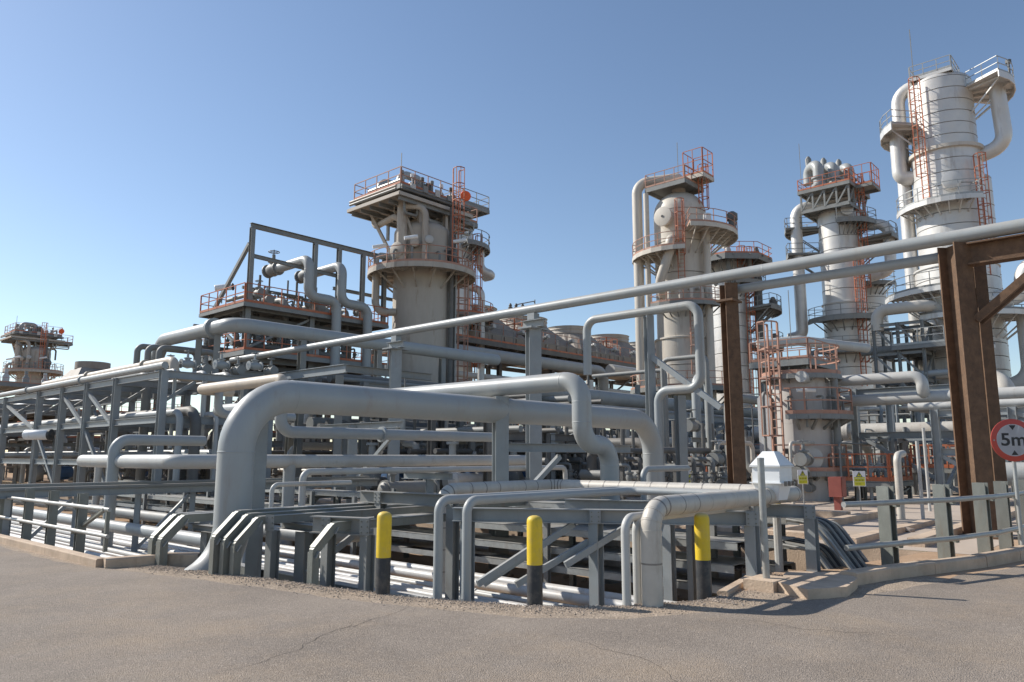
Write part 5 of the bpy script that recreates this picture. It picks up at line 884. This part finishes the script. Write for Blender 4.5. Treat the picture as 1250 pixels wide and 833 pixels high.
# small deck with orange rails
def skid(label, x, y, z, w, d, n, group=None):
    t = thing('valve_skid', label, 'valve skid', (x, y, 0)); deck(t, x, x + w, y, y + d, z, .16, 'steel', 'orange', step=.8, h=1.0)
    for a in (x + .1, x + w - .1):
        for b in (y + .1, y + d - .1): beam(t, (a, b, 0), (a, b, z - .24), .14, .14, 'steel', 'leg', up=(0, 1, 0))
    beam(t, (x + .1, y + .1, .1), (x + w - .1, y + .1, z - .3), .08, .08, 'steel', 'brace', 'b')
    for k in range(n):
        px_, py_ = x + .5 + (w - 1) * k / max(1, n - 1), y + d * (.35 + .3 * (k % 2)); gatevalve('small_valve', 'small grey valve among those on a deck with orange rails', (px_, py_, z + .45), (1, 0, 0), .1, ('pipe', 'steel', 'pipe2')[k % 3], group='small valves on the orange-railed decks')
        pipe('skid_pipe', 'thin pipe feeding the valves on a deck with orange rails', [(px_ - .2, py_, 0), (px_ - .2, py_, z + .45), (px_ + .25, py_, z + .45), (px_ + .25, y + d + 1.5, z + .45)], .065, ('pipe', 'pipe2', 'steel')[k % 3], .14, 10, group='thin pipes on the orange-railed decks')
q = P(1032, 592, D=29); skid('valve deck with bright orange rails right of the grey vessel', q.x, q.y - 1.6, P(1070, 588, D=28).z, 2.9, 2.2, 5)
q = P(835, 580, D=36); skid('valve deck with bright orange rails between the loop pipe and rusty post', q.x, q.y - 2, P(870, 578, D=34).z, 4.6, 2.4, 6); q = P(905, 575, D=40); skid('valve deck with orange rails right of the nearer rusty post', q.x, q.y - 2, 1.3, 4, 2.2, 4)
q = P(1120, 590, D=34); skid('valve deck with orange rails behind the rusty gate post', q.x, q.y - 2, 1.2, 4, 2.2, 4)
q = P(1098, 600, D=21); pipe('vent_pipe', 'short jacketed pipe with a bent top behind the curved barrier', [(q.x, q.y, 0), (q.x, q.y, P(1080, 556, D=21).z), (q.x + .6, q.y, P(1080, 556, D=21).z + .05)] , .1, 'jacket', .22, 16)
for px, D, h_, lab in ((1121, 20, 2.1, 'thin grey pole right of the bent jacketed vent'), (1130, 24, 2.6, 'thin white pole with a little lamp before the rusty gate post')): q = P(px, 560, D=D); pipe('thin_pole', lab, [(q.x, q.y, 0), (q.x, q.y, h_)], .045, 'pipe2')
q = P(1207, 600, D=17); t = thing('marker_pole', 'thin red and white pole leaning behind the curved barrier', 'pole', (q.x, q.y, 0)); MB().tube([(q.x, q.y, 0), (q.x, q.y, .9)], .05, 10).build('lower_length', 'boxw', t); MB().tube([(q.x, q.y, .9), (q.x, q.y, 2.2)], .03, 10).build('upper_length', 'red', t)
# exchangers and pumps
def exchanger(name, label, x, y, z, L, R, m='pipe', ax=0, group=None):
    t = thing(name, label, 'heat exchanger', (x, y, 0), group); A = V((1, 0, 0)) if ax == 0 else V((0, 1, 0)); c = V((x, y, z))
    MB().lathe([(R, 0), (R, L)], c, A, 24).build('shell', m, t); MB().lathe([(R * 1.18, -.12), (R * 1.18, -.03), (R * 1.02, -.02)], c, A, 24).build('girth_flange', m, t); MB().lathe([(0, -.12 - R * .45), (R * .5, -.12 - R * .4), (R * .9, -.12 - R * .18), (R, -.122)], c, A, 24).build('dished_end', m, t)
    MB().lathe([(R * 1.18, L + .01), (R * 1.18, L + .12), (R, L + .125), (R * .9, L + .12 + R * .3), (0, L + .12 + R * .5)], c, A, 24).build('channel_head', m, t)
    for s in (.22, .78): p = c + A * L * s; MB().box(*( (p.x - .1, p.x + .1, p.y - R * .8, p.y + R * .8) if ax == 0 else (p.x - R * .8, p.x + R * .8, p.y - .1, p.y + .1)), 0, z - R * .55).build('saddle', 'steel', t)
    for s in (.12, .88): p = c + A * L * s; MB().lathe([(R * .3, 0), (R * .3, R * 1.7), (R * .48, R * 1.7), (R * .48, R * 1.9)], p, (0, 0, 1), 14).build('nozzle', m, t)
    return t
e1 = P(472, 600, D=26); exchanger('heat_exchanger', 'grey horizontal exchanger with a thick flange beside the tall post', e1.x, e1.y, .55, 2.0, .3, 'steel'); e1 = P(556, 591, D=28); exchanger('heat_exchanger', 'small white horizontal drum with a rounded end under the header pipes', e1.x, e1.y, .85, 1.3, .24, 'white')
ex = exchanger('heat_exchanger', 'dull horizontal exchanger in the shaded rows under the pipe racks', 25, 35.6, 1.5, 5, .6, 'steel', group='shaded exchangers under the racks')
for x, y in ((32.5, 35.2), (40, 36.5), (47, 36), (55, 35.5), (24, 25.2), (32, 25.3), (41, 25), (50, 25.5), (60, 35), (45, 16.5), (52, 15), (30, 47), (22, 52), (20, 60), (24, 68)): copy_tree(ex, None, (x - 25, y - 35.6, 0))
def pump(label, x, y, group):
    t = thing('pump', label, 'pump', (x, y, 0), group); MB().box(x - 1.1, x + 1.1, y - .4, y + .4, 0, .35).build('plinth', 'conc', t); m_ = MB().lathe([(.1, 0), (.32, .03), (.34, .1), (.34, .85), (.28, .95), (.05, 1.0)], (x - .05, y, .82), (1, 0, 0), 18)
    for k in range(12): a = k * pi / 6; m_.bar((x + .1, y + .36 * cos(a), .82 + .36 * sin(a)), (x + .75, y + .36 * cos(a), .82 + .36 * sin(a)), .03, .03)
    m_.build('motor', 'motor', t); MB().lathe([(.12, 0), (.4, .05), (.46, .2), (.4, .38), (.15, .42)], (x - .95, y, .8), (1, 0, 0), 18).build('volute', 'steel', t); MB().cyl((x - .5, y, .8), .08, .5, (1, 0, 0)).build('shaft', 'steel', t); MB().lathe([(.14, 0), (.14, 1.2), (.24, 1.2), (.24, 1.3)], (x - .75, y, .95), seg=14).build('discharge', 'pipe', t); return t
pm = pump('blue-motored pump in the shaded rows behind the header pipes', 22, 24, 'blue-motored pumps')
for x, y in ((25.5, 23.6), (29, 24), (19.8, 24.8), (33, 23.5), (38, 24), (26, 39), (30, 39.5), (14, 46), (18, 44), (45, 24), (20.5, 20.8), (23.5, 20.4)): copy_tree(pm, None, (x - 22, y - 24, 0))
# risers, drops and instruments that fill the ground between
rnd = random.Random(11)
zones = [(20, 34, 22, 34, 70), (34, 60, 22, 40, 70), (24, 46, 9, 19, 46), (14, 24, 34, 70, 46), (46, 75, 8, 20, 40)]
for zi_, (xa, xb, ya, yb, n) in enumerate(zones):
    nm = ('behind the goose neck', 'below the air coolers', 'around the grey vessel', 'beyond the left rack', 'under the tallest column')[zi_]
    for k in range(n):
        x, y = rnd.uniform(xa, xb), rnd.uniform(ya, yb); r = rnd.choice((.04, .06, .09, .14, .2)); z = rnd.choice((1.0, 1.6, 2.2, 3.0, 4.2, 5.4)); L_ = rnd.uniform(1, 5); ax = V((1, 0, 0)) if rnd.random() < .5 else V((0, 1, 0))
        a = V((x, y, 0)); b = V((x, y, z)); c = b + ax * L_; pts = [a, b, c] + ([V((c.x, c.y, 0))] if rnd.random() < .5 else [c + V((0, 0, 1.5))] if rnd.random() < .5 else [])
        pipe('small_pipe', 'small bent pipe among the crowded lines ' + nm, pts, r, rnd.choice(('pipe', 'pipe2', 'steel', 'dark', 'dark', 'steel', 'jacket', 'steel')), r * 3, 10, group='small bent pipes ' + nm, n=4)
vp = gatevalve('gate_valve', 'grey handwheel valve among the crowded pipes of the middle ground', (24, 26, 1.1), (1, 0, 0), .16, 'steel', group='handwheel valves in the middle ground')
for k in range(70):
    z_ = rnd.choice(zones); copy_tree(vp, None, (rnd.uniform(z_[0], z_[1]) - 24, rnd.uniform(z_[2], z_[3]) - 26, rnd.choice((-.4, 0, .5, 1.8))))
# piping manifolds, tee posts and instrument stands, copied about
def manifold(label, m, group, n=6):
    t = thing('pipe_manifold', label, 'pipe manifold', (24, 24, 0), group); MB().tube([(22, 24, .5), (26, 24, .5)], .16, 12).build('header', m, t); MB().tube([(21.8, 24.7, 1.9), (26.2, 24.7, 1.9)], .11, 10).build('header', 'dark', t)
    for k in range(n):
        x = 22.3 + k * 3.4 / (n - 1); MB().tube([(x, 24, .5), (x, 24, 1.4 + .2 * (k % 2)), (x, 24.7, 1.4 + .2 * (k % 2)), (x, 24.7, 2.9 if k % 3 else 1.95)], .06 + .02 * (k % 2), 8, .12, 4).build('branch', ('steel', 'dark', m)[k % 3], t)
        v = MB().lathe([(.1, -.2), (.15, -.2), (.15, -.14), (.1, -.12), (.14, 0), (.1, .12), (.15, .14), (.15, .2), (.1, .2)], (x, 24, .98), seg=10); v.cyl((x, 24, .98), .04, .3, (0, -1, 0), 8).ring((x, 23.7, .98), .12, .018, (0, 1, 0), 12, 4); v.build('valve', ('steel', 'dark')[k % 2], t)
    for x in (22.4, 25.6): MB().box(x - .06, x + .06, 24.3, 24.42, 0, 1.8).build('stand', 'dark', t)
    return t
mf = [manifold('dull manifold of branch pipes and valves in the shaded middle ground', 'dark', 'dull manifolds in the middle ground'), manifold('greyish manifold of branch pipes and valves in the shaded middle ground', 'steel', 'greyish manifolds in the middle ground', 5)]
spots_ = [(rnd.uniform(a_, b_), rnd.uniform(c_, d_)) for a_, b_, c_, d_, n_ in ((18, 34, 19, 27, 16), (16.5, 30, 34.5, 38, 8), (30, 60, 22, 27, 12), (22, 44, 11, 19, 12), (17, 30, 40, 62, 12), (36, 70, 35, 41, 10)) for _ in range(n_)]
for k, (x, y) in enumerate(spots_): copy_tree(mf[k % 2], None, (x - 24, y - 24, 0))
for k, (x, y, z) in enumerate(((22.9, Y0 + .5, zp2), (27.0, Y0 + .7, zp2), (24.6, Y0 + 2.2, zp2), (29.2, Y0 + 2.4, zp2), (22.6, Y0 + 3.6, zp2), (27.4, Y0 + 3.7, zp2), (25.4, Y0 + 3.2, zp), (28.9, Y0 + 3.6, zp), (24, Y0 + 1.4, zp2 - 3.2), (28.6, Y0 + 1.2, zp2 - 3.2))):
    o = copy_tree(mf[k % 2], None, (x - 24, y - 24, z)); o['label'] = ('dull manifold of branch pipes on the decks of the valve platform', 'greyish manifold of branch pipes on the decks of the valve platform')[k % 2]; o['group'] = ('dull', 'greyish')[k % 2] + ' manifolds on the valve platform'
js = thing('junction_stand', 'instrument stand with a pale box on a thin post in the middle ground', 'instrument stand', (22, 22, 0), 'instrument stands in the middle ground'); MB().box(21.97, 22.03, 21.97, 22.03, 0, 1.5).build('post', 'steel', js); MB().box(21.8, 22.2, 21.9, 22.02, 1.1, 1.6).build('box', 'pipe2', js); MB().cyl((22, 21.9, 1.8), .1, .1, (0, -1, 0)).build('gauge', 'white', js)
tp = thing('tee_post', 'dull tee-headed pipe post in the shaded middle ground', 'pipe support', (22, 22, 0), 'tee posts in the middle ground'); beam(tp, (22, 22, 0), (22, 22, 2.3), .2, .2, 'steel', 'column', up=(.6, 1, 0)); beam(tp, (21.3, 22, 2.4), (22.7, 22, 2.4), .2, .16, 'steel', 'head')
for k in range(46): z_ = rnd.choice(zones); copy_tree((js, tp)[k % 2], None, (rnd.uniform(z_[0], z_[1]) - 22, rnd.uniform(z_[2], z_[3]) - 22, 0))
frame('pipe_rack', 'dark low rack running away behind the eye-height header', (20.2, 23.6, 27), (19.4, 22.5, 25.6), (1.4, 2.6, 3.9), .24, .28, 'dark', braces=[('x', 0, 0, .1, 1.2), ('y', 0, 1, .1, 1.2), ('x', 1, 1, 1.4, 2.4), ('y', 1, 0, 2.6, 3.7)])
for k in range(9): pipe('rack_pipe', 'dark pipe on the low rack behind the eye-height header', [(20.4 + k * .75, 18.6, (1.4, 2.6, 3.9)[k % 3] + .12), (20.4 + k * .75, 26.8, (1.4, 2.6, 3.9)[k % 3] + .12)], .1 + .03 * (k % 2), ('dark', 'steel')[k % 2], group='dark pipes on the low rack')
# decks with orange rails deep in the plant
for k, (x, y, z, w, d, lab) in enumerate(((24, 44, 3.2, 8, 2, 'service deck with orange rails behind the left rack and goose neck'), (36, 34.5, 3.0, 9, 2, 'service deck with orange rails under the air cooler rack'), (50, 34, 5.4, 10, 2.5, 'service deck with orange rails at the foot of the domed tower'), (70, 26, 8, 8, 3, 'service deck with orange rails at the foot of the column with three bends'), (16, 58, 3, 6, 3, 'service deck with orange rails deep beyond the left rack'))):
    t = thing('service_deck', lab, 'service deck', (x, y, 0)); deck(t, x, x + w, y, y + d, z, .2, 'dark', 'orange')
    for a in (x + .2, x + w - .2):
        for b in (y + .2, y + d - .2): beam(t, (a, b, 0), (a, b, z - .28), .22, .22, 'dark', 'column', up=(0, 1, 0))
# elevated structure left of the tallest column
q = P(1106, 440, D=54); fx, fy = q.x - 1.6, q.y - 1.6; zl = [P(1106, y_, D=54).z for y_ in (505, 465, 432, 397)]
t = frame('pipe_structure', 'open braced steel structure left of the tallest column', (fx, fx + 2.2, fx + 4.4), (fy, fy + 1.6, fy + 3.2), zl, .2, .24, 'steel', braces=[('y', 0, k, zl[a], zl[a + 1] - .2) for a in range(3) for k in (0, 1)] + [('x', 0, k, zl[a], zl[a + 1] - .2) for a in range(3) for k in (0, 1)])
deck(t, fx - .2, fx + 5, fy - 1.4, fy + 2, zl[2] + .4, .25, 'steel', 'galv', 'xy'); zz = P(1105, 380, D=54).z
pipe('elevated_pipe', 'cream pipe lying along the top of the open steel structure', [(fx + .3, fy + 3.0, zz - 1.5), (fx + .3, fy + 3.0, zz), (fx + .3, fy - .4, zz), (fx + 3.2, fy - .4, zz), (fx + 3.2, fy - .4, zz + 1.8), (fx + 6, fy - .4, zz + 1.8)], .42, 'tower2', .9, 20); 
for k in range(7): pipe('elevated_pipe', 'pipe threaded through the open structure left of the tallest column', [(fx - .6 + k * .8, fy - 1.5, zl[k % 3] + .3), (fx - .6 + k * .8, fy + 4.4, zl[k % 3] + .3)], .14 + .08 * (k % 3), ('tower2', 'pipe', 'steel', 'clad')[k % 4], group='pipes in the open structure')
# frames and lines at the right edge
q = P(1225, 500, D=27); t = frame('pipe_structure', 'blue-grey braced frame at the right edge behind the round sign', (q.x - 1, q.x + 3, q.x + 7), (q.y - 4, q.y - .4, q.y + 2), (2.0, 3.4), .26, .28, 'blue', braces=[('y', 0, 0, 2, 3.2), ('y', 0, 1, .2, 1.8), ('x', 2, 0, .2, 1.8)])
for k in range(4): pipe('elevated_pipe', '%s pale pipe from the left on the blue-grey frame at the right edge' % NTH[k], [(q.x - .4 + k * .8, q.y - 6, 3.4 + .16), (q.x - .4 + k * .8, q.y + 3, 3.56)], .15, ('pipe2', 'pipe')[k % 2], group='pale pipes at the right edge')
pipe('sloping_pipe', 'fat cream pipe sloping down left of the round sign, high up', [P(1190, 452, D=42), P(1226, 470, D=40), P(1232, 505, D=40)], .5, 'tower2', .8, 20); q = P(1203, 575, D=20); exchanger('heat_exchanger', 'grey horizontal drum behind the round sign and red pole', q.x, q.y - 1.4, 1.25, 1.6, .3, 'pipe', 1)
pipe('top_line', 'grey pipe running high from the deck behind the vessel to the right', [P(925, 421, D=44), P(975, 416, D=44), V(P(975, 416, D=44)) + V((6, -2, 0))], .3, 'pipe2', .5)
t = frame('service_gantry', 'raised gantry with bleached orange rails behind the top of the grey vessel', [P(930, 440, D=42).x, P(930, 440, D=42).x + 5], [P(930, 440, D=42).y - 2.4, P(930, 440, D=42).y], (3, P(930, 444, D=42).z), .26, .28, 'steel', cat='gantry'); x_, y_ = P(930, 440, D=42).x, P(930, 440, D=42).y; deck(t, x_ - .5, x_ + 4, y_ - 2.8, y_ + .5, P(930, 444, D=42).z + .05, .3, 'steel', 'pink', step=1)
# far train beyond the left rack
t = frame('pipe_rack', 'far low steel racks at the left edge below the distant tower', [24 + 6 * i for i in range(4)], [84 + 8 * i for i in range(6)], (3, 6), .34, .4, 'dark'); deck(t, 22, 36, 104, 118, 10.4, .4, 'steel', 'pink'); [beam(t, (x_, y_, 0), (x_, y_, 9.9), .34, .34, 'dark', 'column', up=(0, 1, 0)) for x_ in (22.4, 35.6) for y_ in (104.4, 117.6)]; [MB().lathe([(.4, 10.4), (.4, 11.4), (.2, 11.7), (.2, 12.3)], (24 + 2.4 * k, 106 + k, 0), seg=12).build('fitting', ('steel', 'pipe2')[k % 2], t) for k in range(5)]; deck(t, 22, 38, 82, 100, 6.2, .4, 'dark', 'orange')
for k in range(8): pipe('far_pipe', 'dark pipe on the far racks below the distant tower', [(22, 86 + k * 4.5, 3.3 + 3 * (k % 2)), (46, 86 + k * 4.5, 3.3 + 3 * (k % 2))], .3, ('dark', 'steel')[k % 2], group='far pipes below the distant tower')
t = thing('far_cooler', 'far grey air cooler bank with sloping hoods left of the raised pipe', 'air cooler', (34, 92, 8)); 
for k in range(2): x, y = 31 + k * 6, 92; MB().add([(x - 3, y - 4, 9.5), (x + 3, y - 4, 9.5), (x + 3, y + 4, 9.5), (x - 3, y + 4, 9.5), (x - 1.7, y - 1.7, 11.4), (x + 1.7, y - 1.7, 11.4), (x + 1.7, y + 1.7, 11.4), (x - 1.7, y + 1.7, 11.4)], [(0, 1, 5, 4), (1, 2, 6, 5), (2, 3, 7, 6), (3, 0, 4, 7), (4, 5, 6, 7), (3, 2, 1, 0)]).build('hood', 'fan', t); MB().lathe([(1.8, 11.402), (1.8, 12.2), (1.7, 12.2)], (x, y, 0), seg=24).build('fan_ring', 'fan', t)
for a in (28.2, 39.8):
    for b in (88.2, 95.8): beam(t, (a, b, 0), (a, b, 9.49), .3, .3, 'dark', 'column', up=(0, 1, 0))
